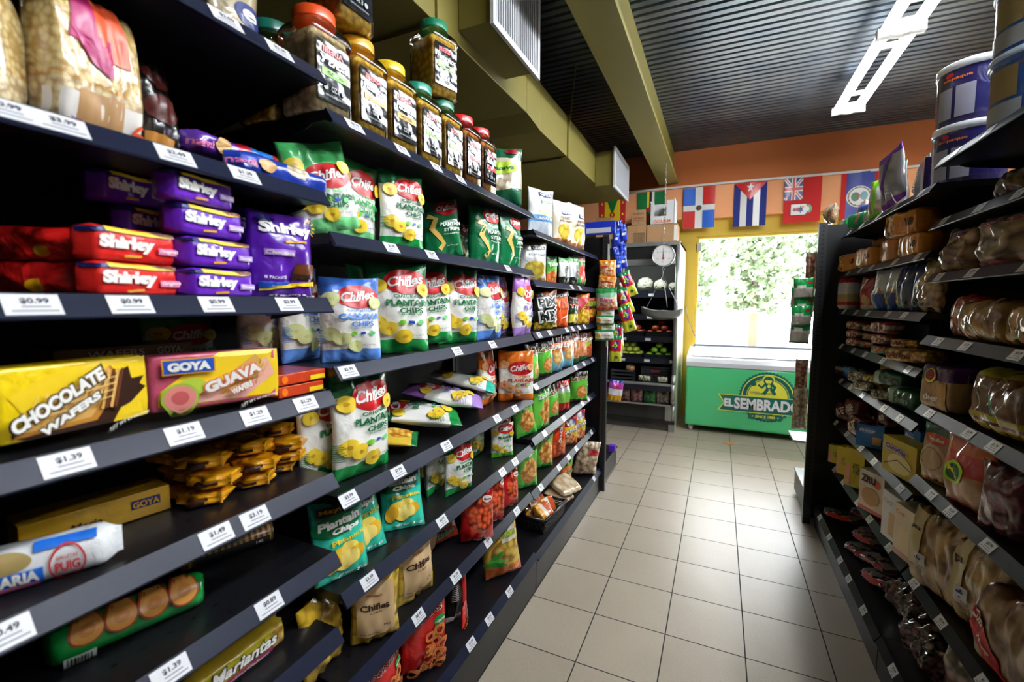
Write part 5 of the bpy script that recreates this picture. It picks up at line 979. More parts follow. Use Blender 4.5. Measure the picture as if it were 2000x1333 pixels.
bb_,aa_=chifles('teal','white','SEA SALT','PLANTAIN','teal','dteal'); kind('plant_teal','chip_bag','teal-edged plantain chip bag lying on its back','chip bag','bag',KS('plant_teal'),film('film_plant_teal',bb_,'v',.012),aa_)
B('green_flat','chip_bag','green and yellow banana chip bag lying flat','chip bag','bag',[(0,'#0f7a3c'),(.1,'#f0c840'),(.5,'#1c9a44'),(.8,'#20206a')],[('T','lettering','white','Platanitos',0,.62,.8,.14,8,.2,.04)],spots=[(.6,.3,.4,.2,'#b86a18','#f8d860',50)])
B('tortilla','tortilla_pack','clear tortilla pack with maroon oval label','tortillas','block',[(0,'#d8601c'),(.2,'#e8d8b8')],[],ex=2.6,fin=.06,lump=.06,coat=1,rough=.15,allover=('#c8a070','#f4e4c4',20))
B('h_orange','snack_bag','orange snack bag hanging from a clip strip','snack bag','bag',[(0,'#e88418'),(.15,'#e8a860'),(.85,'#e88a20')],[('S','lettering','red',[(-.35,.6),(0,.66),(.35,.62)],.06)],spots=[(.5,.4,.42,.26,'#c86418','#f8e0b8',70)],coat=.9)
B('h_gred','snack_bag','large clear snack bag with green corner','snack bag','bag',[(0,'#c84a28'),(.15,'#e8c8a8'),(.6,'#8ac09a'),(.8,'#1c8a44')],[('T','lettering','white','Diana',.0,.5,.6,.24,0,.2,.08),('T','lettering','dpink','Diana',.0,.5,.56,.2,0,.2,.03)],spots=[(.5,.3,.4,.2,'#d06a40','#f8d8b8',60)],coat=.9)
B('h_gwhite','seasoning_pack','green and white packet on the clip strip','packet','bag',[(0,'#12883c'),(.25,'#eef0ea'),(.85,'#108a3c')],[('O','lettering','gold',-.3,.5,.12,.12),('R','lettering','#d0b878',-.1,.5,.3,.6)],coat=.8)
B('h_lime','candy_bag','red bag with lime base and green tip','candy','bag',[(0,'#d8e030'),(.42,'#d81c28'),(.86,'#128a40')],[('R','lettering','purple',-.2,.5,.2,.82,.1),('T','lettering','lime','TOP',0,.66,.4,.18,60,.1,.05),('O','lettering','dgreen',.1,.2,.12,.12)],coat=.9)
B('h_blue','seasoning_pack','narrow bright blue sachet','sachet','bag',[(0,'#1c3cc8'),(.3,'#2a50e0'),(.8,'#1a34b8')],[('R','lettering','white',-.3,.35,.2,.5,.1),('R','lettering','lblue',-.1,.6,.4,.7,.1)],coat=.9,bump=.5)
B('h_green','snack_bag','green-topped packet hanging by the right post','packet','bag',[(0,'#0c6a3c'),(.08,'#b8b4a8'),(.45,'#d0d0c8'),(.55,'#10a04c')],[('O','lettering','red',.3,.8,.12,.07),('R','lettering','white',-.3,.5,.1,.66)],coat=.8)
B('h_clear','snack_bag','clear bag of brown sticks','snack bag','bag',[(0,'#a86a48'),(.5,'#8a4a30'),(.88,'#d8d4d0')],allover=('#5a2818','#c89070',50),coat=1)
B('h_straw','snack_bag','long clear bag of straw-coloured sticks','snack bag','bag',[(0,'#b8a888'),(.9,'#c8b898')],allover=('#8a7450','#e0d4b4',50),coat=1)
B('h_baguette','bread_stick','long pale bread stick leaning in the end display','bread','block',[(0,'#d8a060'),(.99,'#e0b070')],[],ex=2,fin=.1,lump=.05)
B('veg_bag','vegetable_bag','bag of greens behind the cooler glass','vegetables','bag',[(0,'#4a6a30'),(.5,'#6a8a3c'),(.9,'#a8b888')],allover=('#2a3a18','#8aa858',40),coat=1)
B('h_purple','candy_bag','pink and white bag with red heart','candy','bag',[(0,'#e8a818'),(.3,'#f0ecf0'),(.6,'#c848b8'),(.9,'#2a30a8')],[('O','lettering','red',.1,.7,.12,.1)],coat=.9)
# ---------------------------------------------------------------- measured packages
for it in ITEMS: place(*it)
def put(k,shelf,x,y,z,rz,rx=0,ry=0,sx=1,sz=1,label=None,group=None,sy=None): return place(k,shelf,x,y,z,rz,rx,ry,sx,sz,0,label,group,sy)
# cracker packs piled in three levels
for i,y in enumerate((-1.375,-1.29,-1.212)):
    for j in range(3 if i<2 else 4):
        put('yel_pack','L1e',-.165+.012*((i*3+j*2)%3)-.01*j,y+.006*((j+i)%2),1.008+.0265*j,3*((i+j)%3)-3,label=f"amber cracker pack, {['left','middle','right'][i]} pile of near bay fifth shelf, {['bottom','second','third','topmost'][j]} layer",group='amber cracker packs piled on the fifth shelf')
put('maria_box','L1e',-.19,-1.475,1.0095,82,label='long amber box lying behind the near fifth shelf price tags')
for j in range(4): put('goya_stack','L1d',-.33,-1.41,1.193+.027*j,88,label=f"{['lowest','second-lowest','second-highest','highest'][j]} dark wafer box deep in the near fourth shelf",group='dark wafer boxes stacked in shadow')
put('plant_mid','L1d',-.36,-1.24,1.193,85,0,0,.9,.75,label='shadowed chip bag deep behind the orange chocolate boxes')
# bags lying on their backs
put('plant_g','L2d',-.045,-.575,.987,126,-81,0,1.12,1.05,label='white chip bag lying on its back, green end over the rail',sy=.8)
put('plant_p','L2d',-.05,-.405,1.01,120,-78,0,1.12,1.1,label='lilac-ended chip bag lying on its back in the heap',sy=.8)
put('plant_teal','L2d',-.06,-.275,1.04,116,-76,0,1.05,1.05,label='teal-ended chip bag lying on its back beside orange bags',sy=.8)
put('green_flat','L2d',-.06,-.795,.975,125,-84,0,.95,.9,label='green and yellow banana chip bag lying flat on the shelf')
# third-bay extras
put('noodle','L3g',-.10,.30,.262,70,30,0,label='front left noodle pack in the black wicker basket',group='noodle packs in the basket')
for i,(x,y,z,rz,rx) in enumerate(((-.05,.345,.235,60,55),(-.10,.30,.24,80,60),(-.15,.33,.236,70,50),(-.08,.40,.24,75,60),(-.16,.42,.236,85,58),(-.03,.43,.236,70,62),(-.12,.36,.275,75,50))):
    put('noodle','L3g',x-.04,y,z,rz,rx,0,1.1,1.1,label='small orange and yellow noodle pack heaped in the wicker basket',group='noodle packs in the basket')
put('tortilla','L3g',-.13,.66,.20,75,12,0,1,1.2,label='clear tortilla pack with orange edge beside the basket')
put('tortilla','L3g',-.11,.70,.255,65,20,0,.9,1.1,label='upper clear tortilla pack leaning on the one below')
put('red_zam','L3e',-.2,.12,.739,80,0,0,.8,.6,label='small red bag deep in the far left fifth shelf')
put('donitas','L2g',-.05,-.55,.195,110,0,12,.5,.35,label='small red bag end beside the black sideways bag')
# right extras
put('grain','R2a',1.36,1.5,1.875,-80,label='clear bag of brown grain on top of the right post',sx=.95)
put('grain','R2a',1.47,1.47,1.875,-95,label='clear bag of brown grain beside the green biscuit packs')
put('purp_box','R2a',1.50,.46,1.7985,-100,label='dark violet cracker box left of the violet tins',sx=.8)
put('purp_box','R2a',1.53,.55,1.7985,-100,label='dark violet cracker box behind the first, by the silver bag',sx=.8)
for j in range(2): put('tin_white','R2a',1.535,.262,1.7985+.2055*j,-60,label=['lower','upper'][j]+' violet cracker tin with white lid, near ceiling lamp',group='violet cracker tins')
for j in range(2): put('tin_blue','R1a',1.53,-.165,1.866+.186*j,-60,label=['lower','upper'][j]+' large blue cracker tin at the right edge',group='large blue cracker tins')
# casava bag at the end of the jar row
B("casava","chip_bag","dark green bag of pale cassava pieces","chip bag","bag",[(0,"#0b5a3a"),(.3,"#d8ccb0"),(.8,"#0b5a3a")],[("O","lettering","lime",.0,.62,.36,.14,6),("T","lettering","dgreen","Casava",.02,.62,.5,.07,6,.2),("O","lettering","dred",.25,.92,.16,.06)],spots=[(.5,.46,.42,.22,"#9a8460","#f4ead0",30)],coat=.9)
put('casava','L2a',-.10,-.165,1.792,38,sx=1.2,sz=1.05)
# ---------------------------------------------------------------- chip jars
pl=bpy.data.materials.new('clear_plastic'); pl.use_nodes=True; nt=pl.node_tree; nt.nodes.remove(nt.nodes['Principled BSDF']); out=nt.nodes['Material Output']
fr=nt.nodes.new('ShaderNodeFresnel'); fr.inputs[0].default_value=1.45; tr=nt.nodes.new('ShaderNodeBsdfTransparent'); tr.inputs[0].default_value=(.96,.96,.95,1); gl_=nt.nodes.new('ShaderNodeBsdfGlossy'); gl_.inputs['Roughness'].default_value=.06
ms=nt.nodes.new('ShaderNodeMixShader'); nt.links.new(math_n(nt,'MULTIPLY_ADD',fr.outputs[0],1.2,.02),ms.inputs[0]); nt.links.new(tr.outputs[0],ms.inputs[1]); nt.links.new(gl_.outputs[0],ms.inputs[2]); nt.links.new(ms.outputs[0],out.inputs[0])
def chips_mat(n,a,b_): 
    m=film(n,[(0,b_),(.99,b_)],allover=(a,b_,55),bump=.5,coat=.3,rough=.4,bscale=60); return m
CHY=chips_mat('banana_chips','#a06c14','#f6cc50'); CHP=chips_mat('yuca_chips','#9a8050','#ecd8a8'); CHB=chips_mat('brown_chips','#6a3410','#d08838')
def sq_ring(r,z,ex,n=32):
    o=[]
    for i in range(n):
        a=2*pi*(i+.5)/n; c,s=cos(a),sin(a); o.append(Vector((math.copysign(abs(c)**(2/ex),c)*r,math.copysign(abs(s)**(2/ex),s)*r,z)))
    return o
def loft(rings,m,mb):
    R=[[mb.bm.verts.new(p) for p in r] for r in rings]; n=len(R[0])
    for a,b_ in zip(R,R[1:]):
        for i in range(n): mb.face([a[i],a[(i+1)%n],b_[(i+1)%n],b_[i]],m,True)
    mb.face(R[0][::-1],m); mb.face(R[-1],m)
W=.112; HJ=.232
mb=MB(); loft([sq_ring(W*.46,0,9),sq_ring(W*.5,.006,9),sq_ring(W*.5,.162,9),sq_ring(W*.53,.169,8),sq_ring(W*.53,.181,7),sq_ring(W*.49,.192,5),sq_ring(W*.40,.201,2.5),sq_ring(W*.385,.216,2)],pl,mb); JB=mb.mesh('jar')
JC={}
for n,m in (('y',CHY),('p',CHP),('b',CHB)):
    mb=MB(); R=[[p+Vector((0,0,0))+(p*.02*noise.noise(p*60+Vector((z*90,0,0)))) for p in sq_ring(W*k,z,8)] for k,z in ((.42,.004),(.468,.012),(.468,.05),(.466,.1),(.468,.15),(.44,.172),(.3,.186))]; loft(R,m,mb); JC[n]=mb.mesh('chips')
def lid_mesh(c):
    mb=MB(); m=mat('lid_'+c,c,.35,coat=.4); r=W*.40
    mb.lathe([(r,.208),(r*1.0,.212),(r,.229),(r*.97,HJ),(r*.8,HJ+.0005),(r*.78,HJ-.002)],m,36)
    return mb.mesh('lid')
LM={}; JLb={}
def jar_label(txt,band,sub):
    k=txt+band
    if k in JLb: return JLb[k]
    a=[('R','label','black',-.40,.13,.40,.66),('T','label','red','IBERIA',-.02,.585,.5,.055,0,0,.04),('T','label','white',txt,0,.49,.68,.075,0,.3,.02),('R','label',band,-.3,.355,.34,.42),('T','label','black',sub,.02,.388,.4,.03),
       ('O','label','grey',-.22,.25,.05,.05),('T','label','grey','OZ 8',.0,.25,.2,.05),('O','label','grey',.2,.25,.05,.05),('T','label','grey','KEEP IN A COOL DRY PLACE',0,.18,.5,.015)]
    p=art_parts(a,W,HJ,lambda x,z:(Vector((x,-W*.5,z)),Vector((0,-1,0))),base=.0008)
    p['label'].mats[0]=mat('label_black','#0a0a0d',.1,coat=0,spec=.45,bump=.5,bscale=14); JLb[k]=p['label'].mesh('label',recalc=False); return JLb[k]
def jar(x,y,z,rz,lid,fill,lab,label):
    o=link('chip_jar',JB,None,(x,y,z),(0,0,RAD(rz))); tag(o,label,'jar','square clear jars of chips on the top shelf')
    if lid not in LM: LM[lid]=lid_mesh(lid)
    for n,me in (('chips',JC[fill]),('lid',LM[lid]),('label',jar_label(*lab))): link(n,me,o)
PG=('Platanitos','lgreen','LIME'); PY=('Platanitos','gold','SALTED'); YG=('Yuca','lgreen','GARLIC'); PR=('Platanitos','red','SPICY')
for x,y,z,rz,l,f,lb,t in (
 (-.085,-1.115,1.79,88,'#e8501c','p',YG,'orange-lidded jar of pale yuca chips, first in the row'),
 (-.085,-.99,1.79,90,'#e0a828','y',PY,'amber-lidded chip jar right of the yuca jar'),
 (-.085,-.868,1.79,88,'#e8c81c','y',PY,'bright yellow-lidded chip jar, third in front row'),
 (-.085,-.742,1.79,90,'#1c8a78','y',PG,'green-lidded chip jar, fourth in front row'),
 (-.085,-.618,1.79,91,'#14785c','y',PG,'green-lidded chip jar standing under the raised jar'),
 (-.085,-.493,1.79,90,'#d01820','b',PR,'red-lidded chip jar, sixth in front row'),
 (-.085,-.372,1.79,90,'#c8141c','b',PR,'red-lidded chip jar beside the dark green bag'),
 (-.085,-1.035,2.024,88,'#1c8a78','y',PY,'chip jar with yellow-banded label raised above the amber-lidded jar'),
 (-.095,-.635,2.024,76,'#0f7a54','y',PG,'green-lidded chip jar raised on top of the row'),
 (-.215,-.99,1.79,90,'#146a58','y',PG,'green-lidded chip jar behind the amber-lidded one'),
 (-.215,-.86,1.79,90,'#146a58','y',PG,'green-lidded chip jar behind the yellow-lidded one'),
 (-.215,-1.12,1.79,93,'#146a58','y',PG,'chip jar with green label in shadow behind the yuca jar')):
    jar(x,y,z,rz,l,f,lb,t)
# ---------------------------------------------------------------- wicker basket
wk=mat('wicker_black','#0e0c0b',.35,coat=.3)
bk=empty('wicker_basket',(-.135,.36,.178),(0,0,RAD(-4))); tag(bk,'black woven wicker basket of noodle packs on the base shelf','basket')
mb=MB(); mb.box(-.12,-.11,0,.105,.15,.008,wk); mb.build('basket_floor',bk)
def rect_path(k,z): return [(-.12-k,-.11-k,z),(.105+k,-.11-k,z),(.105+k,.15+k,z),(-.12-k,.15+k,z),(-.12-k,-.11-k,z)]
mb=MB()
for i in range(8):
    z=.006+i*.009; k=.002*i
    P=rect_path(k,z)
    for a,b_ in zip(P,P[1:]):
        a,b_=Vector(a),Vector(b_); n=int((b_-a).length/.009); nn=(b_-a).normalized().cross(Vector((0,0,1)))
        pts=[a.lerp(b_,j/n)+nn*.0025*(1 if (j+i)%2 else -1) for j in range(n+1)]; mb.tube(pts,.0036,wk,5)
mb.build('woven_wall',bk)
mb=MB(); mb.tube([Vector(p) for p in rect_path(.017,.08)],.008,wk,8); mb.build('basket_rim',bk)
# ---------------------------------------------------------------- left clip strips
def strip(x,y,z0,z1,label):
    mb=MB(); mb.box(-.006,-.001,z0,.006,.001,z1,mat('strip_clear','#c8c8cc',.2,coat=1)); o=mb.build('clip_strip',None,(x,y,0)); return tag(o,label,'clip strip','clip strips on the end display')
strip(.035,1.30,1.08,1.80,'narrow clip strip hung from the left post')
for i,(k,x,y,z,sx,sz,rx,ry) in enumerate((('h_orange',.035,1.262,1.565,1,1.2,6,0),('h_orange',.03,1.255,1.475,1.05,1,10,8),('h_gred',.04,1.25,1.34,1.0,1.15,8,-3),('h_gwhite',.03,1.25,1.285,1.05,.9,8,0),('h_gwhite',.03,1.245,1.235,1.05,.9,8,2),('h_gwhite',.032,1.25,1.185,1.08,.9,8,0),('h_gwhite',.028,1.25,1.125,1.1,1,8,-2))):
    put(k,'',x,y,z,8,rx,ry,sx,sz,label=['topmost orange snack bag on the left clip strip','second orange snack bag on the left clip strip, tilted','large green-cornered snack bag on the left clip strip','topmost green and white packet on the left clip strip','second green and white packet on the left clip strip','third green and white packet on the left clip strip','lowest green and white packet on the left clip strip'][i])
strip(.12,1.42,1.0,1.72,'narrow clip strip of red and lime candy bags')
for i,(x,z,ry) in enumerate(((.155,1.46,-22),(.15,1.335,-20),(.125,1.21,-18),(.09,1.07,-6),(.07,.99,0))):
    put('h_lime','',x+.02,1.41-.02*i,z-.02,10,6,ry,1.05,1.1,label=f"{['topmost','second','third','fourth','lowest'][i]} red and lime candy bag on the hanging strip",group='red and lime candy bags')
for i in range(10):
    put('h_blue','',.075+.03*(i%2)+.012*(i//5),1.40-.012*(i%3),1.86-.032*i,10,12,-12+5*(i%3),.9,.9,label='narrow bright blue sachet on the strip by the left post top',group='blue sachets hanging on the strip')
bb=MB(); bb.box(-.17,-.004,1.885,.06,.03,1.975,mat('display_blue','#2038c0',.35,coat=.4)); bb.box(-.15,-.006,1.895,.03,-.004,1.93,mat('display_white','#dcdce4',.4)); o=bb.build('sachet_display',None,(0,1.385,0)); tag(o,'blue and white sachet display header above the left post','display')
put('h_purple','',.06,1.45,.66,15,0,8,1.1,1.1,label='pink and white bag hanging low behind the left post')
mb=MB(); mb.box(-.02,-.02,.0,.03,.03,.05,mat('bright_violet','#6a2ad0',.3)); o=mb.build('candy_box',None,(.0,1.7,.187)); tag(o,'small violet candy box on the left end display base','candy')
# right end display
for i in range(6):
    put('h_green','',1.235-.012*(i%2),1.475-.02*(5-i)/5,1.42-.057*i,-4,8,2*(i%3)-2,1.0,.9 if i<5 else 1.15,label=f"{['topmost','second','third','fourth','fifth','lowest'][i]} green-topped packet hanging by the right post",group='green packets by the right post')
put('h_clear','',1.27,1.49,1.48,0,0,0,.9,1.2,label='clear bag of brown sticks above the green packets')
put('h_clear','',1.25,1.49,.84,0,0,0,1,1.0,label='clear bag of reddish sticks below the green packets')
put('h_straw','',1.25,1.475,.58,0,0,0,1.05,1.1,label='long clear bag of straw-coloured sticks by the right post')
for i in range(2):
    o=put('h_baguette','',1.33+.07*i,1.66,.335,0,0,82,1,1,label=['left','right'][i]+' pale bread stick standing in the right end display')
mb=MB(); mb.box(-.09,-.12,0,.1,.12,.014,mat('board_white','#d8dce8',.4)); tag(mb.build('display_shelf',None,(1.31,1.56,.50),(0,0,0)),'small white shelf on the right end display','shelf')
# ---------------------------------------------------------------- produce cooler (local origin at world x=.36,y=3.2,z=0)
cs=mat('cooler_steel','#a8a8a4',.35,metal=.6); cw=mat('cooler_side','#c4c0a8',.45,metal=.15); ck=mat('cooler_black','#141414',.5); cgl=mat('cooler_navy','#20222e',.3); scr=mat('cooler_kick','#3a3834',.5)
co=empty('produce_cooler',(.36,3.2,0)); tag(co,'open black produce cooler with steel side, left of the window','cooler')
def cb(name,x0,y0,z0,x1,y1,z1,m,p=co,bev=0): mb=MB(); mb.box(x0,y0,z0,x1,y1,z1,m,bev=bev); return mb.build(name,p)
X0=-1.7
mb=MB(); mb.prism([(-.02,.10),(-.02,.30),(-.11,.36),(-.11,.53),(-.02,.62),(-.02,1.98),(.04,2.04),(.88,2.04),(.88,.0),(.06,.0),(.06,.10)],'x',-.035,0,cw); sp_=mb.build('side_panel',co)
mb=MB()
for a,b_ in (((-.02,.62),(-.02,1.98)),((-.11,.36),(-.11,.53)),((-.11,.53),(-.02,.62)),((-.02,.1),(-.02,.3)),((-.02,.3),(-.11,.36))): mb.cyl((-.02,a[0]-.004,a[1]),(-.02,b_[0]-.004,b_[1]),.022,cs,8)
mb.build('front_trim',sp_)
cb('back_panel',X0,.84,.3,-.035,.88,2.02,ck); cb('canopy',X0,.0,1.86,-.035,.86,2.02,ck); cb('canopy_top',X0,-.02,2.0,.0,.88,2.045,cs,bev=.006); cb('canopy_lip',X0,-.03,1.80,-.035,.0,1.862,cs)
for n,(z,yf) in enumerate(((1.50,.30),(1.245,.22),(1.0,.14),(.765,.10))):
    s=cb('shelf',X0,yf,z-.02,-.04,.84,z,ck); cb('shelf_lip',X0,yf-.012,z-.045,-.04,yf,z+.02,cgl,s)
    for q in range(2+n%2):
        mb=MB(); mb.box(-.62+.27*q,yf-.0145,z-.03,-.56+.27*q,yf-.012,z+.0,M_tag); mb.build('shelf_tag',s)
cb('well_floor',X0,-.08,.46,-.04,.84,.48,ck); cb('front_rail',X0,-.14,.455,-.04,-.07,.52,cgl,bev=.008); cb('rail_trim',X0,-.145,.515,-.04,-.065,.53,cs)
gp=mat('cooler_glass','#ffffff',.02,trans=1); gp.node_tree.nodes['Principled BSDF'].inputs['IOR'].default_value=1.2
cb('front_glass',X0,-.125,.31,-.04,-.12,.455,gp); cb('glass_trim',X0,-.13,.295,-.04,-.1,.312,cs); cb('bin_floor',X0,-.11,.29,-.04,.2,.3,ck)
cb('bin_back',X0,.06,.3,-.04,.07,.46,ck)
cb('lower_panel',X0,-.02,.1,-.1,.05,.29,scr); cb('kick_plate',X0,.0,.0,-.02,.05,.10,mat('kick_grey','#55524c',.5)); cb('bumper',X0,-.05,.085,-.0,-.01,.12,ck); cb('corner_post',-.1,-.04,.12,-.035,-.0,.30,cs); cb('foot_block',-.06,-.04,.0,.0,.03,.1,cs)
mb=MB(); mb.cyl((X0+.1,.04,1.838),(-.1,.04,1.838),.014,mat('cooler_tube','#f4fff8',.5,emis=16),10); mb.build('cooler_lamp',co)
# vegetables and fruit
cf=mat('cauliflower_white','#eceadc',.7,bump=.8,bscale=60); lf=mat('leaf_green','#6d9a48',.6); cx=.36
def cauli(x,y,z,r,i,lab):
    o=empty('cauliflower',(x,y,z)); tag(o,lab,'vegetable','pale vegetables on the top cooler shelf'); mb=MB(); rd=random.Random(i)
    mb.ball((0,0,r*.8),r*.85,cf,10,(1.1,1,.9))
    for j in range(26):
        a=rd.uniform(0,2*pi); e=rd.uniform(.1,1.4); mb.ball((r*.78*cos(a)*cos(e),r*.75*sin(a)*cos(e),r*.8+r*.7*sin(e)),r*.24,cf,5)
    mb.build('head',o); mb=MB()
    for j in range(6):
        a=j*1.05; p=Vector((r*.7*cos(a),r*.7*sin(a),r*.3)); q=Vector((r*.98*cos(a),r*.98*sin(a),r*(.4+.4*rd.random()))); s=Vector((-sin(a),cos(a),0))*r*.4
        mb.poly([p-s,q-s*.4,q+s*.4,p+s],lf)
    mb.build('leaves',o)
for i,(x,y,r,l) in enumerate(((-.255,3.61,.093,'large pale cauliflower at the left of the top cooler shelf'),(-.05,3.61,.093,'wide pale cauliflower beside the left one in the cooler'),(.122,3.59,.074,'pale cauliflower behind the scale, top cooler shelf'),(.262,3.62,.055,'greenish cauliflower by the cooler side panel'))): cauli(x,y,1.535,r,i,l)
def tray(x0,x1,y0,y1,z,h,lab,ribs=True):
    o=empty('produce_tray',((x0+x1)/2,(y0+y1)/2,z)); tag(o,lab,'tray','black plastic trays in the cooler'); w=(x1-x0)/2; d_=(y1-y0)/2; mb=MB(); mb.box(-w,-d_,0,w,d_,.006,ck); 
    for (a,b_,c,e) in ((-w,-d_,w,-d_+.005),(-w,d_-.005,w,d_),(-w,-d_,-w+.005,d_),(w-.005,-d_,w,d_)): mb.box(a,b_,.006,c,e,h,ck)
    n=int(2*w/.02)
    for j in range(n): mb.box(-w+2*w*(j+.3)/n,-d_-.002,.008,-w+2*w*(j+.6)/n,-d_,h-.008,cgl)
    mb.build('tray_body',o); mb=MB()
    for (a,b_,c,e) in ((-w-.006,-d_-.006,w+.006,-d_+.006),(-w-.006,d_-.006,w+.006,d_+.006),(-w-.006,-d_,-w+.006,d_),(w-.006,-d_,w+.006,d_)): mb.box(a,b_,h-.006,c,e,h+.003,ck)
    mb.build('tray_rim',o)
tray(-.29,-.005,3.51,3.78,1.503,.035,'shallow tray under the left cauliflowers'); tray(.005,.30,3.51,3.78,1.503,.035,'shallow tray under the right cauliflowers')
tray(-.46,-.01,3.36,3.66,1.003,.07,'left black tray of striped red apples'); tray(.0,.30,3.36,3.66,1.003,.07,'right black tray of dark red apples')
tray(-.34,-.02,3.32,3.60,.768,.05,'left black tray of yellow-green apples'); tray(.0,.30,3.32,3.60,.768,.05,'right black tray of bright green apples')
def apple_mesh(n,c1,c2):
    m=film('apple_'+n,[(0,c1),(.99,c1)],spots=[(.5,.5,9,9,c2,c1,14)],rough=.3,coat=.4,bump=.05); mb=MB(); r=.0355
    pr=[]
    for i in range(15):
        t=pi*i/14; rr=r*sin(t)*(1+.08*sin(t)); z=-r*.9*cos(t)
        if i>12: z-=r*.18*(i-12)/2
        if i<1: z+=r*.1
        pr.append((max(rr,.0008),z+r*.9))
    mb.lathe(pr,m,20); b=mb.mesh('apple')
    mb=MB(); mb.cyl((0,0,r*1.5),(.004,.002,r*2.15),.0014,mat('stem_brown','#4a3018',.7),6); return b,mb.mesh('stem')
AR=apple_mesh('red','#a81c28','#d8604a'); AR2=apple_mesh('striped','#c8404a','#e8b08a'); AO=apple_mesh('amber','#d87828','#c8402a'); AG=apple_mesh('green','#86c822','#a8dc44'); AY=apple_mesh('yellowgreen','#bccf3c','#d0dc60')
rnd=random.Random(8)
def apples(x0,x1,y0,z,kinds,lab,rows=((0,0),(1,1))):
    n=int((x1-x0)/.0745)
    for lv in range(3):
        for ry in range(3-min(lv,1)):
            for i in range(n-lv):
                if rnd.random()<(0,0,.35)[lv]: continue
                A,lb=kinds[rnd.randrange(len(kinds))]
                x=x0+.038+(i+lv*.5)*(x1-x0-.076)/max(1,n-1)+rnd.uniform(-.0005,.0005); y=y0+.045+(ry+lv*.5)*.076
                if i and 0: pass
                o=link('apple',A[0],None,(x,y,z+.054*lv),(rnd.uniform(-.06,.06),rnd.uniform(-.06,.06),rnd.uniform(0,6)))
                link('stem',A[1],o); tag(o,lb+' apple '+lab,'apple',lb+' apples '+lab)
apples(-.45,-.02,3.365,1.025,[(AR2,'striped red')],'in the left red-apple tray'); apples(.011,.289,3.365,1.025,[(AR,'dark red'),(AR,'dark red'),(AO,'amber')],'in the right red-apple tray')
apples(-.33,-.03,3.325,.775,[(AY,'yellow-green')],'in the left green-apple tray'); apples(.011,.289,3.325,.775,[(AG,'bright green')],'in the right green-apple tray')
# tray of onions behind the scale pan shelf
# crate, loose packs in the well
kr=mat('crate_grey','#3a3c40',.5)
o=empty('plastic_crate',(.13,3.45,.482)); tag(o,'dark grey lattice crate with red clip in the cooler well','crate'); mb=MB()
for i in range(17): mb.box(-.16+.02*i,-.1,0,-.154+.02*i,-.094,.19,kr); mb.box(-.16+.02*i,.2,0,-.154+.02*i,.206,.19,kr)
for z in (0,.03,.06,.09,.12,.15,.184): mb.box(-.16,-.101,z,.17,-.095,z+.008,kr); mb.box(-.16,-.1,z,-.154,.2,z+.008,kr); mb.box(.164,-.1,z,.17,.2,z+.008,kr)
mb.box(-.16,-.1,0,.17,.2,.004,kr); mb.build('lattice',o); mb=MB(); mb.box(-.05,-.112,.135,.05,-.1,.155,mat('clip_red','#8c2018',.5)); mb.build('clip',o)
o=empty('plastic_crate',(-.24,3.42,.482)); tag(o,'dark crate left in the cooler well below the apples','crate'); mb=MB()
for z in (0,.04,.08,.12): mb.box(-.13,-.1,z,.13,-.094,z+.02,kr); 
mb.box(-.13,-.1,0,.13,.2,.004,kr); mb.box(-.13,-.1,0,-.124,.2,.14,kr); mb.box(.124,-.1,0,.13,.2,.14,kr); mb.build('crate_body',o)
def lump(name,x,y,z,sc,m,lab,cat):
    mb=MB(); mb.ball((0,0,sc[2]),1,m,8,sc); 
    for v in mb.bm.verts: v.co*=1+.12*noise.noise(v.co*40+Vector((x*9,y,z)))
    return tag(mb.build(name,None,(x,y,z)),lab,cat)
lump('onion_bag',-.16,3.40,.60,(.06,.05,.045),film('onion_bag',[(0,'#e0b070'),(.5,'#e8d8c8')],allover=('#d88a30','#f4ead8',24),coat=1),'clear bag of orange fruit above the dark crate','fruit')
o=put('clear_pk','',.03,3.22,.53,-10,label='small clear pack lying on the cooler well edge',sx=1.1); o=put('clear_pk','',.22,3.2,.53,12,label='white-wrapped pack beside the crate in the well',sx=.9)
for i,(x,c) in enumerate(((-.30,'pale green'),(-.175,'reddish'),(-.04,'pink'),(.10,'leafy green'),(.235,'brown'))):
    k='veg_bag_'+c.replace(' ','_'); KD[k]=(.135,.15,.06); cols={'pale green':('#4a5a30','#9ab070'),'reddish':('#5a2a20','#b88a80'),'pink':('#7a2a34','#c89a94'),'leafy green':('#1c4a20','#4a9a50'),'brown':('#3a2a20','#a89080')}[c]
    B(k,'vegetable_bag',c+' bag','vegetables','bag',[(0,cols[0]),(.5,cols[1])],allover=(cols[0],cols[1],40),coat=1); put(k,'',x,3.145,.302,0,label=f'{c} bag of produce behind the low cooler glass')
# ---------------------------------------------------------------- cartons on top of the cooler
cbm=mat('cardboard','#b98f62',.8,var=.08,vscale=8); cbd=mat('cardboard_print','#9a4a34',.8)
def carton(x0,x1,y0,y1,z0,z1,lab,pr=None):
    o=empty('cardboard_box',((x0+x1)/2,(y0+y1)/2,z0)); tag(o,lab,'box','cartons on top of the cooler'); w,d_,h=(x1-x0)/2,(y1-y0)/2,z1-z0
    mb=MB(); mb.box(-w,-d_,0,w,d_,h,cbm,bev=.002); mb.box(-.004,-d_-.0008,0,.004,d_+.0008,h+.0008,mat('tape_tan','#a87c50',.4)); mb.build('carton_body',o)
    if pr:
        P=art_parts(pr,2*w,h,lambda x,z:(Vector((x,-d_,z)),Vector((0,-1,0)))); [m_.build(n_,o,recalc=False) for n_,m_ in P.items()]
carton(-.245,-.03,3.45,3.75,2.046,2.275,'large carton with barcode on top of the cooler',[('R','print','#6a5038',-.15,.1,.42,.62)]+[('R','print','#c8a070',-.12+.06*i,.1,-.10+.06*i,.6) for i in range(9)])
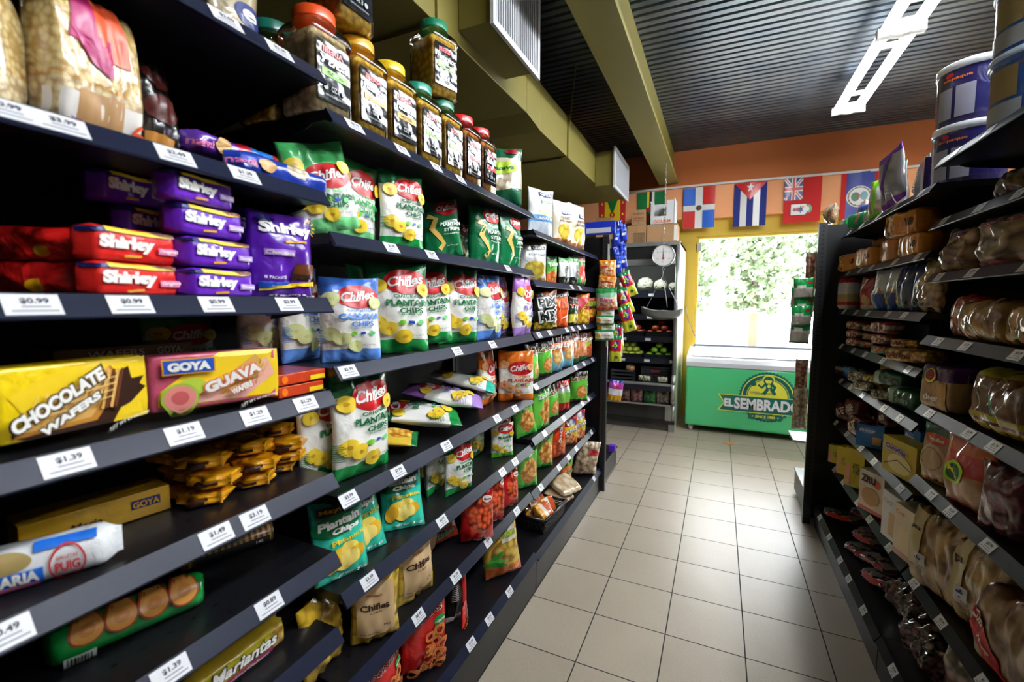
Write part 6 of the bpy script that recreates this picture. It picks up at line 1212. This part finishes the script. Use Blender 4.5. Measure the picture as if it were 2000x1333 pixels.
carton(-.195,-.045,3.45,3.7,2.277,2.445,'small brown carton with red print, above the barcode carton',[('T','print',cbd,'PRODUCE',.0,.75,.8,.1),('T','print',cbd,'KEEP FRESH',.0,.45,.8,.1),('T','print',cbd,'HANDLE WITH CARE',.0,.3,.8,.08)])
carton(-.02,.30,3.45,3.75,2.062,2.27,'wide carton with white side label, under the white box',[('R','print','white',.40,.12,.5,.9)])
carton(-.62,-.44,3.5,3.75,2.046,2.40,'brown carton at the far left of the cooler top')
o=empty('white_box',(.135,3.62,2.272)); tag(o,'open white produce box with orange lettering, on the carton','box'); wb=mat('box_white','#e4e4e4',.6); mb=MB()
mb.box(-.13,-.15,0,.13,.15,.006,wb); mb.box(-.13,.145,0,.13,.15,.28,wb); mb.box(-.13,-.15,0,-.124,.15,.26,wb); mb.box(.124,-.15,0,.13,.15,.28,wb); mb.box(-.13,-.15,0,.13,-.145,.09,wb); mb.box(-.13,-.15,.09,-.085,-.145,.24,wb); mb.box(.045,-.15,.09,.13,-.145,.26,wb); mb.build('box_body',o)
P=art_parts([('T','lettering','orange','GOURM',.0,.12,.7,.12)],.26,.28,lambda x,z:(Vector((x,-.15,z)),Vector((0,-1,0)))); [m_.build(n_,o,recalc=False) for n_,m_ in P.items()]
for i in range(3): lump('squash',.08+.05*i,3.56,2.30+.05*(i%2),(.045,.045,.035),mat('squash_green','#6a6a3a',.5),['left','middle','right'][i]+' olive squash inside the open white box','vegetable')
# ---------------------------------------------------------------- hanging scale
hs=empty('hanging_scale',(.212,3.03,1.879)); tag(hs,'round white dial scale hanging on a chain, metal pan below','scale'); ch=mat('chrome','#c8c8c8',.22,metal=.9); df=mat('dial_face','#eeece8',.4)
mb=MB(); M=Matrix.Rotation(RAD(90),4,'X'); mb.lathe([(.02,-.03),(.095,-.03),(.112,-.02),(.115,.0),(.115,.022),(.108,.028),(.104,.024),(.103,.018)],ch,48,M); mb.build('dial_case',hs)
mb=MB(); mb.lathe([(.001,.0),(.103,.0)],df,40,Matrix.Translation((0,-.0195,0))@M,cap=False); fc=mb.build('dial_face',hs)
mb=MB(); tk=mat('dial_tick','#555555',.5)
for i in range(32):
    a=2*pi*i/32; r0=.092 if i%4 else .084; d_=Vector((sin(a),0,cos(a))); s=Vector((cos(a),0,-sin(a)))*.0008; c=Vector((0,-.0212,0)); mb.poly([c+d_*r0-s,c+d_*r0+s,c+d_*.098+s,c+d_*.098-s],tk)
for i,n_ in enumerate(('0','5','10','15','20','25')):
    a=2*pi*i/6; vs,fs=text_geo(n_,0,.0); c=Vector((.066*sin(a),-.0212,.066*cos(a))); vv=[mb.bm.verts.new(c+Vector((x*.008*len(n_),0,y*.013))) for x,y in vs]
    for f in fs: mb.face([vv[k] for k in f],tk)
vs,fs=text_geo('POUNDS',0,0); vv=[mb.bm.verts.new(Vector((x*.07,-.0212,.036+y*.006))) for x,y in vs]
for f in fs: mb.face([vv[k] for k in f],tk)
mb.build('dial_marks',fc,recalc=False)
mb=MB(); rd_=mat('needle_red','#b03038',.5); mb.poly([(-.003,-.0235,-.02),(.003,-.0235,-.02),(.0045,-.0235,0),(.001,-.0235,.062),(-.001,-.0235,.062),(-.0045,-.0235,0)],rd_); mb.cyl((0,-.024,-.028),(0,-.0225,-.028),.012,rd_,14); mb.cyl((0,-.026,0),(0,-.022,0),.006,rd_,12); mb.build('needle',fc)
mb=MB(); zt=2.83-1.885; n=34
for i in range(n):
    z0=.115+(zt-.115)*i/n; z1=.115+(zt-.115)*(i+1)/n+.004; w=.006; q=[(-w,z0),(w,z0),(w,z1),(-w,z1),(-w,z0)]
    mb.tube([Vector((a,0,b_)) if i%2 else Vector((0,a,b_)) for a,b_ in q],.0017,ch,5)
mb.build('chain',hs)
mb=MB(); mb.tube([Vector((.0+.011*cos(t),0,-.135+.014*sin(t))) for t in [k*pi/4 for k in range(9)]],.0025,ch,6); mb.cyl((0,0,-.11),(0,0,-.125),.004,ch,8); mb.cyl((0,0,-.148),(0,0,-.2),.003,ch,8); mb.build('hook',hs)
PW=.20
mb=MB()
for p in ((-.15,-.02,-.53),(.055,-.02,-.53),(.17,.0,-.54)): mb.cyl((0,0,-.2),p,.0026,ch,6)
mb.build('hanger_wires',hs)
pm=mat('pan_metal','#9a9c9c',.4,metal=.7,bump=.2,bscale=60); mb=MB(); nx,ny=26,14
g=[]
for j in range(ny+1):
    r=[]
    for i in range(nx+1):
        u=-1+2*i/nx; v=-1+2*j/ny
        x=u*PW; yy=v*.115*(1-.45*max(0,-u)**2) ; z=-.64+.10*v*v*(1-.3*abs(u))+.045*max(0,-u)**2+.03*max(0,u)**3-.02*(1-u*u)
        r.append(mb.bm.verts.new((x,yy,z)))
    g.append(r)
for j in range(ny):
    for i in range(nx): mb.face([g[j][i],g[j][i+1],g[j+1][i+1],g[j+1][i]],pm,True)
po=mb.build('pan',hs); sm=po.modifiers.new('t','SOLIDIFY'); sm.thickness=.002
# ---------------------------------------------------------------- chest freezer
FX0,FX1,FY=.455,1.95,3.31; fz=empty('chest_freezer',((FX0+FX1)/2,FY,0)); tag(fz,'green chest freezer on casters under the window','freezer'); w=(FX1-FX0)/2
fg=mat('freezer_green','#4fc680',.28,coat=.4); fw=mat('freezer_white','#e2e4ea',.3,coat=.3)
mb=MB(); mb.box(-w,0,.065,w,.66,.715,fg,bev=.02); fb=mb.build('freezer_body',fz)
mb=MB(); mb.prism([(-.005,.715),(-.012,.76),(.02,.80),(.05,.812),(.64,.875),(.67,.87),(.67,.715)],'x',-w-.004,w+.004,fw); mb.build('freezer_rim',fz)
mb=MB(); mb.prism([(.06,.818),(.62,.878),(.62,.886),(.06,.826)],'x',-w+.05,w-.05,mat('lid_glass','#dfe8f0',.04,coat=1)); ld=mb.build('sliding_lid',fz)
mb=MB(); mb.box(-w+.03,.615,.875,w-.03,.635,.905,mat('lid_frame','#8c92a0',.3,metal=.4)); mb.box(-.012,.06,.824,.012,.62,.83,fw); mb.build('lid_frame',fz)
for sx_ in (-1,1):
    for yy in (.06,.58):
        mb=MB(); cxx=sx_*(w-.06); mb.cyl((cxx-.016,yy,.026),(cxx+.016,yy,.026),.026,mat('caster_white','#c8c4bc',.4),18); mb.box(cxx-.022,yy-.018,.026,cxx+.022,yy+.018,.066,mat('caster_white','#c8c4bc',.4)); mb.build('caster',fz)
dt=mat('logo_teal','#0f6a5c',.35,coat=.3); ly=mat('logo_yellow','#e8e04a',.35,coat=.3); lw=mat('logo_white','#ece8ec',.35,coat=.3)
def E_(x,z): return ((x-(FX0+FX1)/2),z)
W_=1.0
cxe,cze=1.232,.435
def arc(r,n=60,a0=0,a1=360): return [(cxe+r*cos(RAD(a0+(a1-a0)*i/n)),cze+r*sin(RAD(a0+(a1-a0)*i/n))) for i in range(n+1)]
tooth=[(cxe+(.262 if i%2 else .248)*cos(pi*i/48),cze+(.262 if i%2 else .248)*sin(pi*i/48)) for i in range(96)]
ar=[('P','emblem_pattern',dt,tooth),('O','emblem_pattern',ly,cxe,cze,.236,.236),('O','emblem_pattern',dt,cxe,cze,.226,.226),('O','emblem_pattern',ly,cxe,cze,.192,.192),('O','emblem_pattern',dt,cxe,cze,.187,.187),('O','emblem_pattern',ly,cxe,cze,.178,.178),
 ('O','emblem_pattern',ly,cxe+.005,.62,.055,.045),('A','emblem_pattern',dt,cxe+.005,.605,.03,.045),('P','emblem_pattern',dt,[(cxe-.035,.612),(cxe+.04,.612),(cxe+.03,.645),(cxe-.02,.645)]),('O','emblem_pattern',dt,cxe-.13,.565,.028,.022),('O','emblem_pattern',dt,cxe-.165,.56,.014,.012),
 ('S','emblem_pattern',dt,[(cxe-.015,.575),(cxe-.055,.53),(cxe-.085,.56)],.022),('S','emblem_pattern',dt,[(cxe+.03,.575),(cxe+.065,.54),(cxe+.05,.51)],.026),('P','emblem_pattern',dt,[(cxe-.02,.58),(cxe+.035,.58),(cxe+.04,.52),(cxe-.015,.52)]),('O','emblem_pattern',ly,cxe+.01,.55,.015,.02),('S','emblem_pattern',dt,[(cxe+.0,.52),(cxe-.035,.465)],.03),('S','emblem_pattern',dt,[(cxe+.03,.52),(cxe+.07,.465)],.03)]
for i in range(7): ar.append(('S','emblem_pattern',dt,[(cxe-.16+.05*(i%3),.47+.008*(i%4)-.01),(cxe-.07+.06*(i%3),.475+.008*(i%4)-.012)],.003))
ar+=[('P','ribbon_print',ly,[(.772,.438),(1.72,.438),(1.66,.35),(1.72,.262),(.772,.262),(.832,.35)]),('P','ribbon_print',dt,[(.792,.430),(1.69,.430),(1.64,.35),(1.69,.270),(.792,.270),(.845,.35)]),('R','ribbon_print',dt,1.07,.205,1.37,.258),
 ('T','lettering',lw,'EL',.882,.352,.09,.085,0,0,.05),('T','lettering',lw,'SEMBRADOR',1.272,.352,.68,.118,0,0,.04),('T','lettering',ly,'SINCE 1989',1.22,.231,.18,.028,0,0,.03),('O','lettering',lw,1.105,.231,.006,.006),('O','lettering',lw,1.335,.231,.006,.006)]
P=art_parts(ar,1.0,1.0,lambda x,z:(Vector((x-(FX0+FX1)/2,0,z)),Vector((0,-1,0))),base=.0008,step=.0002)
for n_,m_ in P.items(): m_.build(n_,fb,recalc=False)
# cardboard scrap on the floor
mb=MB(); mb.box(-.05,-.04,0,.05,.04,.003,mat('scrap_tan','#c0895c',.8)); tag(mb.build('cardboard_scrap',None,(.90,2.99,.001),(0,0,.7)),'flat tan cardboard scrap on the floor before the freezer','cardboard')
mb=MB(); mb.tube([Vector((.38,4.0,1.36)),Vector((.42,3.9,1.2)),Vector((.5,3.92,1.0)),Vector((.6,3.95,.92))],.005,mat('cable_grey','#787878',.5),6); tag(mb.build('cable',None),'thin grey cable hanging down the yellow wall','cable')
# bromeliad-like pink plant outside
# ---------------------------------------------------------------- flags
def flag(x,wf_,hf,lab,art,back):
    o=empty('flag',(x,3.985,2.755)); tag(o,lab,'flag','small national flags strung along the wall')
    m=mat('flag_'+back,back,.8); mb=MB(); nx,nz=12,10; g=[]
    def S_(u,v): return Vector((u*wf_,.006*sin(u*7+x*5)*(v+.2)+.004*sin(v*5+x),-hf+v*hf))
    for sd in (0,.0016):
        r0=[]
        for j in range(nz+1): r0.append([mb.bm.verts.new(S_(i/nx-.5,j/nz)+Vector((0,sd,0))) for i in range(nx+1)])
        g.append(r0)
    for G in g:
        for j in range(nz):
            for i in range(nx): mb.face([G[j][i],G[j][i+1],G[j+1][i+1],G[j+1][i]],m,True)
    mb.build('cloth',o,recalc=False)
    def F(a,z):
        return S_(a/wf_,z/hf),Vector((0,-1,0))
    for n_,m_ in art_parts(art,wf_,hf,F,base=.003,step=.0012).items(): m_.build(n_,o,recalc=False)
fr_='#c8201c'; fb_='#2060c8'; fn='#1c2a7c'; fwh='#e4e0dc'
flag(-.535,.33,.48,'red, yellow and green flag with star borders, leftmost',[('R','stripe_pattern','yellow',-.3,0,.3,1),('P','stripe_pattern','#1c7a3c',[(-.28,1),(.28,1),(0,.5)]),('P','stripe_pattern','#1c7a3c',[(-.28,0),(.28,0),(0,.5)]),('O','emblem_pattern','red',0,.5,.1,.1),('P','emblem_pattern','yellow',star_pts(0,.5,.06))]+[('P','emblem_pattern','yellow',star_pts(sx_*.4,z,.05,5,.4)) for sx_ in (-1,1) for z in (.2,.5,.8)],fr_)
flag(-.06,.33,.48,'green flag with yellow, white and black bands',[('R','stripe_pattern','yellow',-.14,0,-.06,1),('R','stripe_pattern','black',-.06,0,.03,1),('R','stripe_pattern',fwh,.03,0,.12,1),('R','stripe_pattern','yellow',-.5,.5,.5,.55),('R','stripe_pattern','black',-.5,.45,.5,.5),('O','emblem_pattern','red',-.05,.48,.2,.2),('O','emblem_pattern','#1c7a3c',-.05,.48,.08,.08)],'#0f7a3a')
flag(.49,.345,.475,'blue and red quartered flag with white cross',[('R','quarter_pattern',fb_,-.5,.57,-.12,1),('R','quarter_pattern',fr_,.12,.57,.5,1),('R','quarter_pattern',fr_,-.5,0,-.12,.43),('R','quarter_pattern',fb_,.12,0,.5,.43),('A','emblem_pattern','dgreen',0,.5,.05,.09),('O','emblem_pattern','navy',0,.5,.05,.05),('P','emblem_pattern','red',star_pts(.01,.5,.06,4))],fwh)
flag(1.025,.33,.485,'blue and white striped flag with red triangle, star',[('R','stripe_pattern',fwh,-.3,0,-.1,1),('R','stripe_pattern',fwh,.1,0,.3,1),('P','triangle',fr_,[(-.5,1),(.5,1),(0,.6)]),('P','star',fwh,star_pts(0,.88,.12,5,.4))],fn)
j_=[('R','canton',fn,-.5,.5,0,1)]
for a,b_ in (((-.48,.52),(-.02,.98)),((-.48,.98),(-.02,.52))): j_+=[('S','canton',fwh,[a,((a[0]+b_[0])/2,(a[1]+b_[1])/2),b_],.09),('S','canton',fr_,[a,((a[0]+b_[0])/2,(a[1]+b_[1])/2),b_],.03)]
j_+=[('R','canton',fwh,-.5,.69,0,.81),('R','canton',fwh,-.31,.5,-.19,1),('R','canton',fr_,-.5,.72,0,.78),('R','canton',fr_,-.28,.5,-.22,1),
 ('R','emblem_pattern',fwh,-.3,.16,.1,.4),('O','emblem_pattern','#2f8a3c',.12,.28,.15,.15),('O','emblem_pattern',fwh,.06,.28,.14,.14),('O','emblem_pattern','red',-.08,.28,.1,.06),('P','emblem_pattern','navy',star_pts(-.04,.28,.1,6)),('O','emblem_pattern','#8a2018',-.2,.28,.05,.05),('O','emblem_pattern','#8a2018',.16,.36,.04,.04),('O','emblem_pattern','#8a2018',.16,.2,.04,.04),('O','emblem_pattern','gold',.02,.33,.04,.03)]
flag(1.53,.345,.475,'red flag with union canton and white shield badge',j_,fr_)
bz=[('R','stripe_pattern','#1c2a8c',-.36,0,.36,1),('O','emblem_pattern',fwh,-.02,.47,.33,.33),('A','emblem_pattern','#8a7a50',-.02,.47,.27,.3),('O','emblem_pattern','#3a6a3c',-.12,.47,.11,.14),('O','emblem_pattern','#6a9aa0',.1,.48,.1,.13),('P','emblem_pattern','red',[(-.1,.5),(-.02,.42),(.0,.5)])]
bz+=[('O','emblem_pattern','#2c4a2c',-.02+.285*cos(k*pi/8),.47+.285*.7*sin(k*pi/8),.018,.018) for k in range(16)]
flag(2.04,.33,.475,'dark blue flag with red edges and round white badge',bz,fr_)
mb=MB(); mb.tube([Vector((XL+.1,3.983,2.80))]+[Vector((x,3.983,2.768+.012*sin((x+.9)*1.4))) for x in [-.9+.2*i for i in range(22)]],.0,M_tag,4) if 0 else None
for i in range(40):
    x=-1.6+.13*i; x2=x+.131; f=lambda t:2.768+.012*sin((t+.9)*1.3)
    v=[mb.bm.verts.new(p) for p in ((x,3.98,f(x)-.012),(x2,3.98,f(x2)-.012),(x2,3.98,f(x2)+.012),(x,3.98,f(x)+.012),(x,3.984,f(x)-.012),(x2,3.984,f(x2)-.012),(x2,3.984,f(x2)+.012),(x,3.984,f(x)+.012))]
    for q in ((0,1,2,3),(7,6,5,4),(0,4,5,1),(3,2,6,7)): mb.face([v[k] for k in q],mat('tape_white','#dcd8d0',.6))
tag(mb.build('bunting_tape',None),'white bunting tape carrying the flags','bunting')
label_all()
bpy.context.view_layer.update()
